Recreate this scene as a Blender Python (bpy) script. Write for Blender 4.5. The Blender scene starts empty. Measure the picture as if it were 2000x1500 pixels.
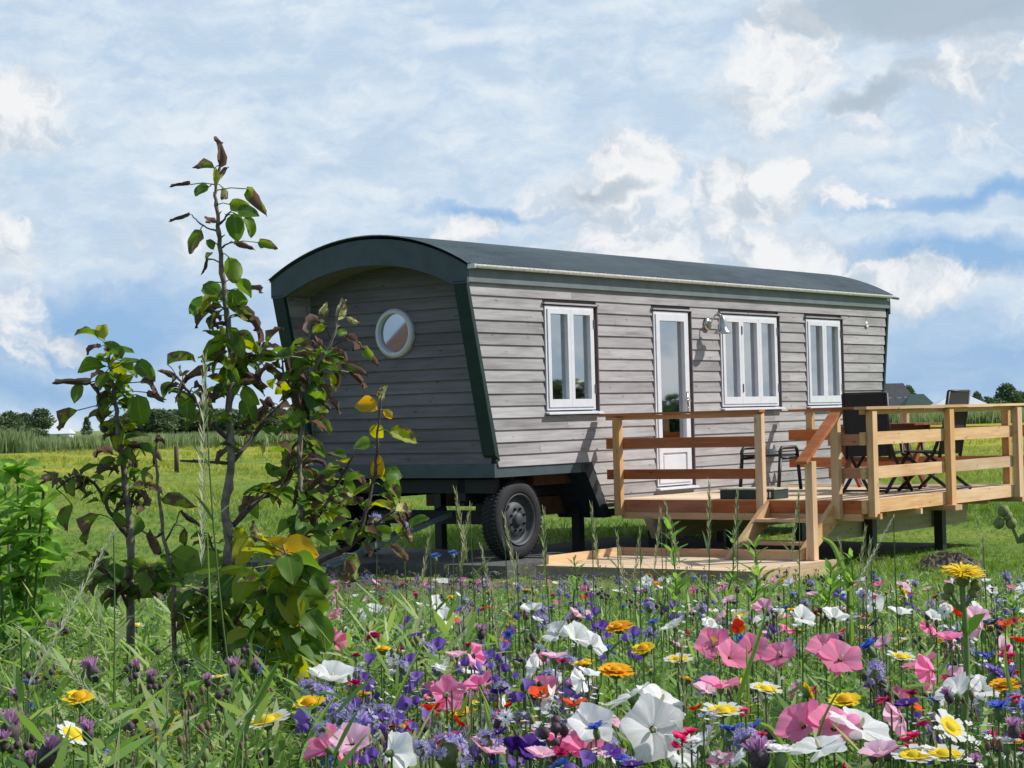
import bpy, math, random
import numpy as np
from mathutils import Vector, Matrix
random.seed(7); rng = np.random.default_rng(7)
sc = bpy.context.scene
col = sc.collection
PI = math.pi

# ---------------------------------------------------------------- camera
PITCH, ROLL, FOC, EYE = 0.018022, 0.026535, 3833.9, 1.45
FW = Vector((0, math.cos(PITCH), math.sin(PITCH))); UP = Vector((0, -math.sin(PITCH), math.cos(PITCH))); RT = Vector((1, 0, 0))
RC = RT * math.cos(ROLL) - UP * math.sin(ROLL); UC = UP * math.cos(ROLL) + RT * math.sin(ROLL)
cam = bpy.data.cameras.new('camera'); camo = bpy.data.objects.new('camera', cam); col.objects.link(camo)
cam.lens = FOC / 2000 * 36; cam.sensor_width = 36; cam.clip_end = 20000; cam.clip_start = 0.05
m = Matrix((RC, UC, -FW)).transposed().to_4x4(); m.translation = Vector((0, 0, EYE)); camo.matrix_world = m
sc.camera = camo

def ray(x, y):
    d = FW + RC * ((x - 1000) / FOC) + UC * ((750 - y) / FOC)
    return d
def at(x, y, D):
    "point seen in direction (x, y) of the photograph at depth D in metres"
    d = ray(x, y); return Vector((0, 0, EYE)) + d * (D / d.y)
def azel(x, y):
    d = ray(x, y).normalized(); return math.atan2(d.x, d.y), math.asin(d.z)

# ---------------------------------------------------------------- exposure, sun, sky
sc.view_settings.view_transform = 'Standard'; sc.view_settings.look = 'None'
sc.view_settings.exposure = 0.0; sc.view_settings.gamma = 1.0
SUN = Vector((1.03, 0.126, 0.95)).normalized()
sun = bpy.data.lights.new('sun', 'SUN'); sun.energy = 4.9; sun.angle = math.radians(0.8); sun.color = (1.0, 0.955, 0.88)
suno = bpy.data.objects.new('sun', sun); col.objects.link(suno)
suno.rotation_euler = SUN.to_track_quat('Z', 'Y').to_euler(); suno.location = (20, 0, 30)
SUN_EL = math.asin(SUN.z); SUN_AZ = math.atan2(SUN.x, SUN.y)

world = bpy.data.worlds.new("World"); sc.world = world; world.use_nodes = True
nt = world.node_tree; N = nt.nodes; Lk = nt.links
for n_ in list(N): N.remove(n_)
class G:
    "tiny node-expression helper"
    def __init__(s, tree): s.t = tree; s.n = tree.nodes; s.l = tree.links
    def _set(s, sock, v):
        if isinstance(v, bpy.types.NodeSocket): s.l.new(v, sock)
        elif v is not None: sock.default_value = v
    def m(s, op, a, b=None, c=None, clamp=False):
        n = s.n.new('ShaderNodeMath'); n.operation = op; n.use_clamp = clamp
        for i, v in enumerate((a, b, c)):
            if v is not None: s._set(n.inputs[i], v)
        return n.outputs[0]
    def vm(s, op, a, b=None, out=0):
        n = s.n.new('ShaderNodeVectorMath'); n.operation = op; s._set(n.inputs[0], a)
        if b is not None: s._set(n.inputs[1], b)
        return n.outputs['Value'] if op in ('DOT_PRODUCT', 'LENGTH') else n.outputs[0]
    def xyz(s, x, y, z=0.0):
        n = s.n.new('ShaderNodeCombineXYZ')
        for i, v in enumerate((x, y, z)): s._set(n.inputs[i], v)
        return n.outputs[0]
    def sep(s, v):
        n = s.n.new('ShaderNodeSeparateXYZ'); s.l.new(v, n.inputs[0]); return n.outputs
    def noise(s, vec, scale, detail=4, rough=.55, dist=0.0, out='Fac'):
        n = s.n.new('ShaderNodeTexNoise'); n.noise_dimensions = '3D'
        if vec is not None: s.l.new(vec, n.inputs['Vector'])
        n.inputs['Scale'].default_value = scale; n.inputs['Detail'].default_value = detail
        n.inputs['Roughness'].default_value = rough; n.inputs['Distortion'].default_value = dist
        return n.outputs[out]
    def mix(s, f, a, b):
        n = s.n.new('ShaderNodeMix'); n.data_type = 'RGBA'; s._set(n.inputs[0], f)
        s._set(n.inputs[6], a if isinstance(a, bpy.types.NodeSocket) else tuple(a) + (1,) if len(a) == 3 else a)
        s._set(n.inputs[7], b if isinstance(b, bpy.types.NodeSocket) else tuple(b) + (1,) if len(b) == 3 else b)
        return n.outputs[2]
    def ramp(s, f, stops):
        n = s.n.new('ShaderNodeValToRGB'); s.l.new(f, n.inputs[0]); e = n.color_ramp.elements
        while len(e) < len(stops): e.new(.5)
        for k, (p, c) in enumerate(stops): e[k].position = p; e[k].color = (c + (1,)) if len(c) == 3 else c
        return n.outputs[0]
    def smooth(s, v, lo, hi):
        n = s.n.new('ShaderNodeMapRange'); n.interpolation_type = 'SMOOTHSTEP'; s._set(n.inputs[0], v)
        n.inputs[1].default_value = lo; n.inputs[2].default_value = hi; return n.outputs[0]

g = G(nt)
tc = N.new('ShaderNodeTexCoord'); d = g.vm('NORMALIZE', tc.outputs['Generated']); dx, dy, dz = g.sep(d)
az = g.m('ARCTAN2', dx, dy); el = g.m('ARCSINE', dz); P = g.xyz(az, el)
def warp(P, sc_, amt):
    n = g.noise(P, sc_, 5, .6, out='Color')
    o = g.vm('SUBTRACT', n, (.5, .5, .5)); o = g.vm('MULTIPLY', o, (amt, amt * .8, 0)); return g.vm('ADD', P, o)
Pw = warp(P, 14, .075); Pw2 = warp(Pw, 40, .022)
BS = 1.0
def blobs(lst, P):
    out = None
    for (x, y, rx, ry, w) in lst:
        a, e = azel(x, y)
        v = g.vm('SUBTRACT', P, (a, e, 0)); v = g.vm('MULTIPLY', v, (FOC / rx / BS, FOC / ry / BS, 0))
        q = g.m('SUBTRACT', 1.0, g.vm('DOT_PRODUCT', v, v)); q = g.m('MAXIMUM', q, 0.0); q = g.m('MULTIPLY', q, w)
        out = q if out is None else g.m('MAXIMUM', out, q)
    return out
sky = N.new('ShaderNodeTexSky'); sky.sky_type = 'NISHITA'; sky.sun_disc = False
sky.sun_elevation = SUN_EL; sky.sun_rotation = SUN_AZ; sky.altitude = 0; sky.air_density = 1.0; sky.dust_density = 1.0; sky.ozone_density = 1.5
# clear blue between the clouds
low = g.smooth(el, 0.0, .2)
K = 10.0   # everything below is divided by the background strength 0.1
def c10(r, gg, b): return (r * K, gg * K, b * K)
blue = g.mix(low, c10(.29, .51, .82), c10(.26, .47, .80))
blue = g.mix(.15, blue, sky.outputs[0])
# high thin veil, long streaks
st = g.vm('MULTIPLY', Pw, (7, 34, 1)); veil_n = g.noise(st, 1.6, 7, .62, .4)
clear = blobs([(120, 640, 420, 120, 1.0), (-100, 760, 900, 70, .8), (1900, 400, 330, 30, .9), (1870, 515, 300, 55, 1.1), (1900, 690, 520, 120, .75), (1700, 640, 300, 70, .4), (960, 410, 220, 22, .75), (360, 600, 260, 55, .6), (450, 700, 260, 130, .55)], Pw)
rip = g.noise(g.vm('MULTIPLY', warp(P, 30, .03), (38, 95, 1)), 1.0, 5, .6)
veil = g.m('ADD', g.m('ADD', g.m('MULTIPLY', veil_n, .62), .60), g.m('MULTIPLY', g.m('SUBTRACT', rip, .5), .28))
veil = g.m('SUBTRACT', veil, g.m('MULTIPLY', clear, 1.0), clamp=True)
front = g.smooth(dy, -.5, .45)
veil = g.m('MULTIPLY', veil, g.m('ADD', g.m('MULTIPLY', front, .75), .25))
tone = g.m('ADD', g.noise(g.vm('MULTIPLY', Pw, (9, 22, 1)), 1.1, 6, .6), g.m('MULTIPLY', g.m('SUBTRACT', rip, .5), .45))
vcol = g.mix(g.smooth(tone, .35, .68), c10(.565, .695, .835), c10(.77, .85, .915))
skyc = g.mix(veil, blue, vcol)
# grey bellies and cumulus heads
BS = 1.3
cum = blobs([(15, 205, 120, 90, 1.0), (150, 235, 110, 45, .5), (20, 450, 75, 75, .8), (15, 610, 100, 110, .75), (128, 660, 58, 34, .85), (330, 500, 260, 70, .5),
             (1225, 320, 95, 80, 1.05), (1150, 380, 130, 60, .8), (1405, 345, 95, 65, 1.05), (1545, 335, 75, 65, 1.05), (1480, 390, 190, 60, .85),
             (1300, 455, 300, 90, .72), (1200, 520, 260, 70, .75), (920, 450, 75, 45, .85), (1520, 510, 190, 80, .8), (1668, 398, 34, 28, .8), (1750, 560, 240, 60, .82), (1600, 560, 200, 90, .7),
             (1530, 90, 110, 130, .85), (1480, 200, 160, 90, .55), (1890, 160, 180, 80, .75), (1660, 260, 240, 90, .5), (1950, 250, 300, 90, .55),
             (2300, 560, 300, 130, .8), (3000, 500, 600, 180, .9), (3900, 560, 700, 150, .9), (-700, 500, 500, 200, .8)], Pw2)
BS = 1.0
far_c = g.smooth(g.noise(g.vm('MULTIPLY', P, (1, 1.8, 1)), 7, 5, .6), .44, .62)
cum = g.m('MAXIMUM', cum, g.m('MULTIPLY', g.m('MULTIPLY', far_c, g.smooth(g.m('ABSOLUTE', az), .34, .5)), .9))
cn = g.noise(Pw, 26, 8, .62); cnb = g.noise(g.vm('ADD', Pw, (.012, .016, 0)), 26, 5, .62); cn2 = g.noise(Pw2, 70, 5, .6)
cum = g.m('MULTIPLY', cum, 1.25)
field = g.m('ADD', g.m('ADD', cum, g.m('MULTIPLY', g.m('SUBTRACT', cn, .5), 1.5)), g.m('MULTIPLY', g.m('SUBTRACT', cn2, .5), .7))
cmask = g.smooth(field, .34, .98)
shade_n = g.m('ADD', g.m('ADD', g.m('MULTIPLY', g.m('SUBTRACT', cn2, .5), .9), g.m('MULTIPLY', g.m('SUBTRACT', cn, cnb), 4.2)), g.m('MULTIPLY', g.m('SUBTRACT', cum, .45), .7))
ccol = g.mix(g.smooth(shade_n, -.4, .8), c10(.55, .63, .72), c10(.92, .925, .93))
skyc = g.mix(g.m('MULTIPLY', cmask, .92), skyc, ccol)
grey = blobs([(1800, 20, 330, 100, 1.2), (1900, 60, 300, 60, .8), (1700, 200, 130, 36, .95), (1790, 165, 90, 28, .7), (1170, 365, 95, 30, .85), (1100, 300, 70, 60, .3), (1450, 400, 120, 30, .35), (1420, 190, 130, 60, .4), (280, 520, 240, 45, .35)], Pw)
gm = g.smooth(g.m('ADD', grey, g.m('MULTIPLY', g.m('SUBTRACT', cn, .5), .45)), .22, 1.0)
skyc = g.mix(g.m('MULTIPLY', gm, .85), skyc, c10(.42, .51, .60))
# overhead and behind: the sky opens to darker blue
behind = g.m('MAXIMUM', g.smooth(el, .35, .9), g.smooth(g.m('MULTIPLY', dy, -1.0), .25, .8))
skyc = g.mix(g.m('MULTIPLY', behind, .62), skyc, g.mix(.5, sky.outputs[0], c10(.10, .17, .29)))
bg = N.new('ShaderNodeBackground'); bg.inputs['Strength'].default_value = 0.1; Lk.new(skyc, bg.inputs['Color'])
wo = N.new('ShaderNodeOutputWorld'); Lk.new(bg.outputs[0], wo.inputs['Surface'])

# ---------------------------------------------------------------- mesh building
class MB:
    def __init__(s): s.v = []; s.f = []; s.r = []
    def face(s, pts, r=None):
        i = len(s.v); s.v += [tuple(p) for p in pts]; s.f.append(tuple(range(i, i + len(pts)))); s.r.append(random.random() if r is None else r)
    def hull8(s, P, r=None):
        "P: 4 bottom points then 4 top points"
        r = random.random() if r is None else r; i = len(s.v); s.v += [tuple(p) for p in P]
        for q in ((3, 2, 1, 0), (4, 5, 6, 7), (0, 1, 5, 4), (1, 2, 6, 5), (2, 3, 7, 6), (3, 0, 4, 7)):
            s.f.append(tuple(i + k for k in q)); s.r.append(r)
    def box(s, x0, x1, y0, y1, z0, z1, r=None):
        s.hull8([(x0, y0, z0), (x1, y0, z0), (x1, y1, z0), (x0, y1, z0), (x0, y0, z1), (x1, y0, z1), (x1, y1, z1), (x0, y1, z1)], r)
    def beam(s, p, q, w, h, up=(0, 0, 1), r=None):
        "box between two points, w across, h along up"
        p = Vector(p); q = Vector(q); dd = (q - p).normalized(); up = Vector(up); sd = dd.cross(up).normalized(); u2 = sd.cross(dd).normalized()
        a = sd * (w / 2); b = u2 * (h / 2)
        s.hull8([p - a - b, q - a - b, q + a - b, p + a - b, p - a + b, q - a + b, q + a + b, p + a + b], r)
    def tube(s, pts, rad, seg=6, cap=True, r=None):
        pts = [Vector(p) for p in pts]; n = len(pts)
        rad = rad if hasattr(rad, '__len__') else [rad] * n
        r = random.random() if r is None else r; rings = []
        for k, p in enumerate(pts):
            t = (pts[min(k + 1, n - 1)] - pts[max(k - 1, 0)]).normalized()
            if t.length < 1e-6: t = Vector((0, 0, 1))
            a = t.cross(Vector((0.13, 1, 0.07))).normalized(); b = t.cross(a)
            i = len(s.v); rings.append(i)
            for j in range(seg):
                c = 2 * PI * j / seg; s.v.append(tuple(p + (a * math.cos(c) + b * math.sin(c)) * rad[k]))
        for k in range(n - 1):
            for j in range(seg):
                j2 = (j + 1) % seg; s.f.append((rings[k] + j, rings[k] + j2, rings[k + 1] + j2, rings[k + 1] + j)); s.r.append(r)
        if cap:
            s.f.append(tuple(rings[0] + j for j in reversed(range(seg)))); s.r.append(r)
            s.f.append(tuple(rings[-1] + j for j in range(seg))); s.r.append(r)
    def lathe(s, prof, c, ax, seg=32, r=None, close=False):
        "profile [(offset along axis, radius)] round axis ax at c"
        c = Vector(c); ax = Vector(ax).normalized(); a = ax.cross(Vector((0, 0, 1)) if abs(ax.z) < .9 else Vector((1, 0, 0))).normalized(); b = ax.cross(a)
        r = random.random() if r is None else r; R = []
        for (o, q) in prof:
            i = len(s.v); R.append(i)
            for j in range(seg):
                t = 2 * PI * j / seg; s.v.append(tuple(c + ax * o + (a * math.cos(t) + b * math.sin(t)) * q))
        for k in range(len(prof) - (0 if close else 1)):
            A = R[k]; B = R[(k + 1) % len(R)]
            for j in range(seg):
                j2 = (j + 1) % seg; s.f.append((A + j, A + j2, B + j2, B + j)); s.r.append(r)
    def ball(s, c, rx, rz=None, seg=8, ring=5, r=None):
        rz = rz or rx; s.lathe([(-rz * math.cos(PI * k / ring), max(rx * math.sin(PI * k / ring), 1e-4)) for k in range(ring + 1)], c, (0, 0, 1), seg, r)
    def mesh(s, name, mat, off=None, smooth=False, fixn=False):
        me = bpy.data.meshes.new(name); vv = s.v if off is None else [(a - off[0], b - off[1], c - off[2]) for a, b, c in s.v]
        me.from_pydata(vv, [], s.f); me.materials.append(mat)
        at_ = me.attributes.new('rnd', 'FLOAT', 'FACE'); at_.data.foreach_set('value', s.r)
        if smooth: me.polygons.foreach_set('use_smooth', [True] * len(me.polygons))
        if smooth and not fixn:
            import bmesh
            bm = bmesh.new(); bm.from_mesh(me); bmesh.ops.remove_doubles(bm, verts=bm.verts, dist=2e-5); bm.to_mesh(me); bm.free()
        if fixn:
            import bmesh
            bm = bmesh.new(); bm.from_mesh(me); bmesh.ops.recalc_face_normals(bm, faces=bm.faces); bm.to_mesh(me); bm.free()
        me.update(); return me

def link(name, data, parent=None, loc=(0, 0, 0), rotz=0.0):
    o = bpy.data.objects.new(name, data); col.objects.link(o); o.location = loc; o.rotation_euler = (0, 0, rotz)
    if parent is not None: o.parent = parent
    return o
def tag(o, label, cat, group=None, kind=None):
    o['label'] = label
    if cat: o['category'] = cat
    if group: o['group'] = group
    if kind: o['kind'] = kind
    return o
def struct(o): o['kind'] = 'structure'; return o

# numpy triangle soup from instanced templates
def np_mesh(name, V, F, mat, rnd=None, luv=None, smooth=False):
    me = bpy.data.meshes.new(name); nv, nf = len(V), len(F)
    me.vertices.add(nv); me.vertices.foreach_set('co', np.ascontiguousarray(V, dtype=np.float32).ravel())
    me.loops.add(nf * 3); me.loops.foreach_set('vertex_index', np.ascontiguousarray(F, dtype=np.int32).ravel())
    me.polygons.add(nf); me.polygons.foreach_set('loop_start', np.arange(0, nf * 3, 3, dtype=np.int32))
    me.materials.append(mat)
    if rnd is not None: me.attributes.new('rnd', 'FLOAT', 'POINT').data.foreach_set('value', np.asarray(rnd, dtype=np.float32))
    if luv is not None: me.attributes.new('luv', 'FLOAT_VECTOR', 'POINT').data.foreach_set('vector', np.asarray(luv, dtype=np.float32).ravel())
    if smooth: me.polygons.foreach_set('use_smooth', np.ones(nf, dtype=bool))
    me.update(calc_edges=True); me.validate(); return me
class Soup:
    def __init__(s): s.V = []; s.F = []; s.R = []; s.U = []; s.n = 0
    def add(s, T, M, off, rnd):
        "T template (V,F,R,U); M (k,3,3) matrices; off (k,3); rnd (k,)"
        V, F, R, U = T; k = len(off)
        W = np.einsum('kij,vj->kvi', M, V) + off[:, None, :]
        s.V.append(W.reshape(-1, 3)); s.F.append((F[None] + (np.arange(k) * len(V))[:, None, None]).reshape(-1, 3) + s.n)
        s.R.append(((R[None] * .35 + rnd[:, None]) % 1.0).ravel()); s.U.append(np.tile(U, (k, 1))); s.n += k * len(V)
    def mesh(s, name, mat, smooth=False):
        return np_mesh(name, np.concatenate(s.V), np.concatenate(s.F), mat, np.concatenate(s.R), np.concatenate(s.U), smooth)
def rotz_mats(ang, scl, tilt=None):
    c, s_ = np.cos(ang), np.sin(ang); k = len(ang); M = np.zeros((k, 3, 3))
    M[:, 0, 0] = c; M[:, 0, 1] = -s_; M[:, 1, 0] = s_; M[:, 1, 1] = c; M[:, 2, 2] = 1
    if tilt is not None:
        T = np.zeros((k, 3, 3)); T[:, 0, 0] = 1; T[:, 1, 1] = np.cos(tilt); T[:, 1, 2] = -np.sin(tilt); T[:, 2, 1] = np.sin(tilt); T[:, 2, 2] = np.cos(tilt)
        M = M @ T
    return M * scl[:, None, None]

# ---------------------------------------------------------------- materials
def mat(name):
    m = bpy.data.materials.new(name); m.use_nodes = True; b = m.node_tree.nodes['Principled BSDF']; return m, G(m.node_tree), b
def simple(name, c, rough=.5, metal=0.0, nscale=None, namt=.15, bump=0.0, spec=None):
    m, g, b = mat(name); b.inputs['Roughness'].default_value = rough; b.inputs['Metallic'].default_value = metal
    if spec is not None: b.inputs['Specular IOR Level'].default_value = spec
    tcn = g.n.new('ShaderNodeTexCoord')
    nz = g.noise(tcn.outputs['Object'], nscale or 12, 5, .6)
    lo = tuple(max(0, v * (1 - namt)) for v in c); hi = tuple(min(1, v * (1 + namt)) for v in c)
    g.l.new(g.mix(g.smooth(nz, .3, .7), lo, hi), b.inputs['Base Color'])
    if bump:
        bp = g.n.new('ShaderNodeBump'); bp.inputs['Strength'].default_value = bump; bp.inputs['Distance'].default_value = .004
        g.l.new(nz, bp.inputs['Height']); g.l.new(bp.outputs[0], b.inputs['Normal'])
    return m
def attr(g, name='rnd'):
    a = g.n.new('ShaderNodeAttribute'); a.attribute_name = name; return a
def wood(name, c0, c1, c2, axis=0, rough=.75, grain=1.0, knots=True):
    "boards whose grain runs along local axis; colour varies per board"
    m, g, b = mat(name); tcn = g.n.new('ShaderNodeTexCoord'); r = attr(g).outputs['Fac']
    P = tcn.outputs['Object']; off = g.xyz(g.m('MULTIPLY', r, 37.0), g.m('MULTIPLY', r, 91.0), g.m('MULTIPLY', r, 53.0)); P = g.vm('ADD', P, off)
    s = [34.0, 34.0, 34.0]; s[axis] = 1.7
    gr = g.noise(g.vm('MULTIPLY', P, tuple(s)), 1.0, 5, .6, .6)
    s2 = [7.0, 7.0, 7.0]; s2[axis] = 1.3
    bl = g.noise(g.vm('MULTIPLY', P, tuple(s2)), 1.0, 4, .6)
    f = g.m('ADD', g.m('MULTIPLY', gr, .5 * grain), g.m('MULTIPLY', bl, .5))
    c = g.ramp(f, [(.32, c0), (.5, c1), (.70, c2)])
    if knots:
        s3 = [9.0, 9.0, 9.0]; s3[axis] = 4.0
        vo = g.n.new('ShaderNodeTexVoronoi'); g.l.new(g.vm('MULTIPLY', P, tuple(s3)), vo.inputs['Vector']); vo.inputs['Scale'].default_value = 1.0
        kn = g.smooth(vo.outputs['Distance'], .15, .03)
        c = g.mix(g.m('MULTIPLY', kn, .7), c, tuple(v * .45 for v in c0))
    hs = g.n.new('ShaderNodeHueSaturation'); g.l.new(c, hs.inputs['Color'])
    g.l.new(g.m('ADD', g.m('MULTIPLY', r, .34), .83), hs.inputs['Value'])
    g.l.new(g.m('ADD', g.m('MULTIPLY', g.m('FRACT', g.m('MULTIPLY', r, 7.3)), .3), .85), hs.inputs['Saturation'])
    g.l.new(hs.outputs[0], b.inputs['Base Color']); b.inputs['Roughness'].default_value = rough
    b.inputs['Specular IOR Level'].default_value = .25
    bp = g.n.new('ShaderNodeBump'); bp.inputs['Strength'].default_value = .35; bp.inputs['Distance'].default_value = .002
    g.l.new(gr, bp.inputs['Height']); g.l.new(bp.outputs[0], b.inputs['Normal'])
    return m
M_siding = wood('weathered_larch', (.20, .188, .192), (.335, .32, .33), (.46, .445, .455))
M_siding_shade = wood('weathered_larch_end_shaded', (.105, .098, .108), (.165, .155, .165), (.22, .205, .215), axis=1)  # darker copy of the wall larch; the end wall's shade is put into the colour
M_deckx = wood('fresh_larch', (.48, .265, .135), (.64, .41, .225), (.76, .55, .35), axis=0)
M_decky = wood('fresh_larch_cross', (.44, .23, .11), (.59, .35, .19), (.70, .48, .30), axis=1)
M_deckz = wood('fresh_larch_upright', (.45, .25, .12), (.58, .37, .20), (.69, .48, .29), axis=2)
M_board = wood('deck_board', (.55, .38, .24), (.66, .50, .34), (.75, .61, .45), axis=1)
M_larch_shade = wood('shaded_larch', (.30, .10, .045), (.42, .16, .08), (.52, .24, .13), axis=1)  # same larch made redder and darker: shade on the rails painted into the colour
M_beam = wood('pine_beam', (.30, .25, .16), (.40, .34, .22), (.50, .43, .29), axis=0)
M_dark_wood = wood('dark_timber', (.05, .025, .015), (.09, .045, .025), (.13, .07, .04), axis=1)
M_slate = simple('slate_paint', (.060, .086, .100), .55, nscale=6, namt=.12, spec=.3)
M_fascia = simple('fascia_paint', (.135, .165, .18), .55, nscale=5, namt=.12)
M_green = simple('dark_green_paint', (.014, .036, .036), .55, nscale=6, spec=.3)
M_soffit = simple('soffit_board', (.20, .19, .17), .8)
M_frame = simple('window_paint', (.66, .67, .72), .35, nscale=9, namt=.04)
M_reveal = simple('reveal_dark', (.10, .075, .085), .8)
M_gutter = simple('gutter_zinc', (.76, .78, .79), .45, nscale=24, namt=.2)
M_black = simple('black_metal', (.012, .013, .016), .5, nscale=25)
M_blacktex = simple('black_textile', (.016, .017, .021), .85, nscale=60)
M_tyre = simple('tyre_rubber', (.012, .013, .016), .8, nscale=30, namt=.3, bump=.3)
M_rim = simple('rim_steel', (.05, .058, .068), .6, metal=.2, nscale=18, namt=.2)
M_hole = simple('rim_hole', (.006, .006, .007), .9)
M_chassis = simple('chassis_steel', (.006, .010, .012), .7)
M_galv = simple('galvanised_steel', (.13, .16, .17), .5, metal=.4, nscale=20)
M_concrete = simple('concrete', (.085, .088, .082), .9, nscale=14, namt=.25, bump=.4)
M_white = simple('white_blind', (.75, .75, .73), .8)
M_chrome = simple('polished_steel', (.55, .54, .50), .22, metal=1.0, nscale=20)
M_box = simple('green_box', (.012, .035, .032), .5)
M_boxtop = simple('box_top', (.42, .44, .40), .7, nscale=40, namt=.4)
M_tablew = wood('table_timber', (.14, .05, .025), (.22, .085, .04), (.30, .13, .07), axis=1)
# glass
def glass():
    m = bpy.data.materials.new('window_glass'); m.use_nodes = True; n = m.node_tree.nodes; n.clear(); l = m.node_tree.links
    tr = n.new('ShaderNodeBsdfTransparent'); tr.inputs[0].default_value = (.62, .68, .68, 1); gl = n.new('ShaderNodeBsdfGlossy'); gl.inputs['Roughness'].default_value = .02; gl.inputs[0].default_value = (.88, .93, .96, 1)
    fr = n.new('ShaderNodeFresnel'); fr.inputs[0].default_value = 1.5
    ma = n.new('ShaderNodeMath'); ma.operation = 'MULTIPLY_ADD'; l.new(fr.outputs[0], ma.inputs[0]); ma.inputs[1].default_value = 1.6; ma.inputs[2].default_value = .42; ma.use_clamp = True
    mx = n.new('ShaderNodeMixShader'); l.new(ma.outputs[0], mx.inputs[0]); l.new(tr.outputs[0], mx.inputs[1]); l.new(gl.outputs[0], mx.inputs[2])
    o = n.new('ShaderNodeOutputMaterial'); l.new(mx.outputs[0], o.inputs[0]); return m
M_glass = glass()
# roof sheet
def roofmat():
    m, g, b = mat('roof_sheet'); tcn = g.n.new('ShaderNodeTexCoord'); nz = g.noise(g.vm('MULTIPLY', tcn.outputs['Object'], (1, 3, 3)), 3, 5, .6); X_ = g.sep(tcn.outputs['Object'])[0]; se = g.noise(g.xyz(g.m('FLOOR', g.m('DIVIDE', X_, 1.02)), 0.0, 0.0), 3.7, 1); nz = g.m('ADD', nz, g.m('MULTIPLY', g.m('SUBTRACT', se, .5), .45))
    g.l.new(g.mix(g.smooth(nz, .3, .7), (.062, .086, .102), (.092, .122, .132)), b.inputs['Base Color']); b.inputs['Roughness'].default_value = .5
    return m
M_roof = roofmat()

def leafy(name, stops, trans=.45, brown=None, rough=.5, gloss=.3, streak=False):
    "leaf material: colour from per-leaf rnd, translucent; brown = (colour, amount)"
    m = bpy.data.materials.new(name); m.use_nodes = True; n = m.node_tree.nodes; n.clear(); g = G(m.node_tree); l = g.l
    r = attr(g).outputs['Fac']; c = g.ramp(r, stops)
    if brown:
        lu = attr(g, 'luv').outputs['Vector']; tcn = g.n.new('ShaderNodeTexCoord')
        nz = g.noise(tcn.outputs['Object'], 38, 4, .6)
        x, y, z = g.sep(lu)
        k = g.m('ADD', g.m('MULTIPLY', g.m('SUBTRACT', nz, .5), 1.9), g.m('ADD', g.m('MULTIPLY', z, 1.25), g.m('MULTIPLY', g.m('ADD', x, g.m('ABSOLUTE', y)), .22)))
        bm_ = g.smooth(k, .58, .72)
        vein = g.smooth(g.m('ABSOLUTE', y), .07, .02)
        c = g.mix(g.m('MULTIPLY', vein, .45), c, (.32, .36, .10)); c = g.mix(bm_, c, brown)
    if streak:
        tcn = g.n.new('ShaderNodeTexCoord'); sx_, sy_, sz_ = g.sep(tcn.outputs['Object']); an_ = g.m('ARCTAN2', sy_, sx_)
        nz = g.noise(g.xyz(g.m('MULTIPLY', an_, 14.0), g.m('MULTIPLY', g.vm('LENGTH', tcn.outputs['Object']), 30.0), r), 1.0, 3, .6)
        c = g.mix(g.smooth(nz, .38, .66), g.mix(.13, c, (.02, .02, .02)), c)
    df = n.new('ShaderNodeBsdfPrincipled'); l.new(c, df.inputs['Base Color']); df.inputs['Roughness'].default_value = rough; df.inputs['Specular IOR Level'].default_value = gloss
    tl = n.new('ShaderNodeBsdfTranslucent'); hs = n.new('ShaderNodeHueSaturation'); hs.inputs['Value'].default_value = 1.5; hs.inputs['Saturation'].default_value = 1.1; hs.inputs['Hue'].default_value = .485
    l.new(c, hs.inputs['Color']); l.new(hs.outputs[0], tl.inputs[0])
    mx = n.new('ShaderNodeMixShader'); mx.inputs[0].default_value = trans; l.new(df.outputs[0], mx.inputs[1]); l.new(tl.outputs[0], mx.inputs[2])
    o = n.new('ShaderNodeOutputMaterial'); l.new(mx.outputs[0], o.inputs[0]); return m
M_leaf = leafy('pear_leaf', [(0, (.055, .13, .03)), (.35, (.10, .20, .03)), (.65, (.17, .27, .035)), (.82, (.32, .36, .03)), (.93, (.52, .34, .035)), (1, (.42, .46, .24))], .5, (.125, .085, .062))
M_bark = simple('sapling_bark', (.20, .165, .135), .85, nscale=60, namt=.4, bump=.5)
M_twig = simple('sapling_twig', (.075, .05, .05), .8, nscale=60, namt=.3)
GREENS = [(0, (.055, .14, .035)), (.25, (.10, .21, .045)), (.45, (.16, .30, .06)), (.65, (.24, .38, .085)), (.82, (.33, .44, .15)), (.93, (.40, .45, .24)), (1, (.46, .44, .28))]
M_under = leafy('meadow_leaf', GREENS, .4)
M_stem = leafy('meadow_stem', [(0, (.07, .13, .045)), (.6, (.13, .20, .07)), (1, (.24, .26, .13))], .2)
M_straw = leafy('straw', [(0, (.22, .27, .13)), (.6, (.34, .36, .20)), (1, (.46, .42, .26))], .35)
M_lawn = leafy('lawn_blade', [(0, (.075, .16, .03)), (.4, (.125, .23, .04)), (.8, (.19, .30, .055)), (1, (.30, .33, .12))], .35)
M_reed = leafy('reed_blade', [(0, (.14, .21, .08)), (.5, (.21, .29, .12)), (1, (.32, .36, .19))], .3)
M_field = leafy('field_blade', [(0, (.13, .22, .04)), (.4, (.22, .31, .06)), (.75, (.34, .38, .07)), (1, (.46, .42, .06))], .35)
M_bright = leafy('bright_leaf', [(0, (.11, .26, .04)), (.5, (.18, .37, .06)), (1, (.28, .46, .10))], .5)
def petal(name, c0, c1, trans=.4, rough=.6):
    return leafy(name, [(0, c0), (1, c1)], trans, rough=rough, gloss=.1, streak=True)

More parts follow.
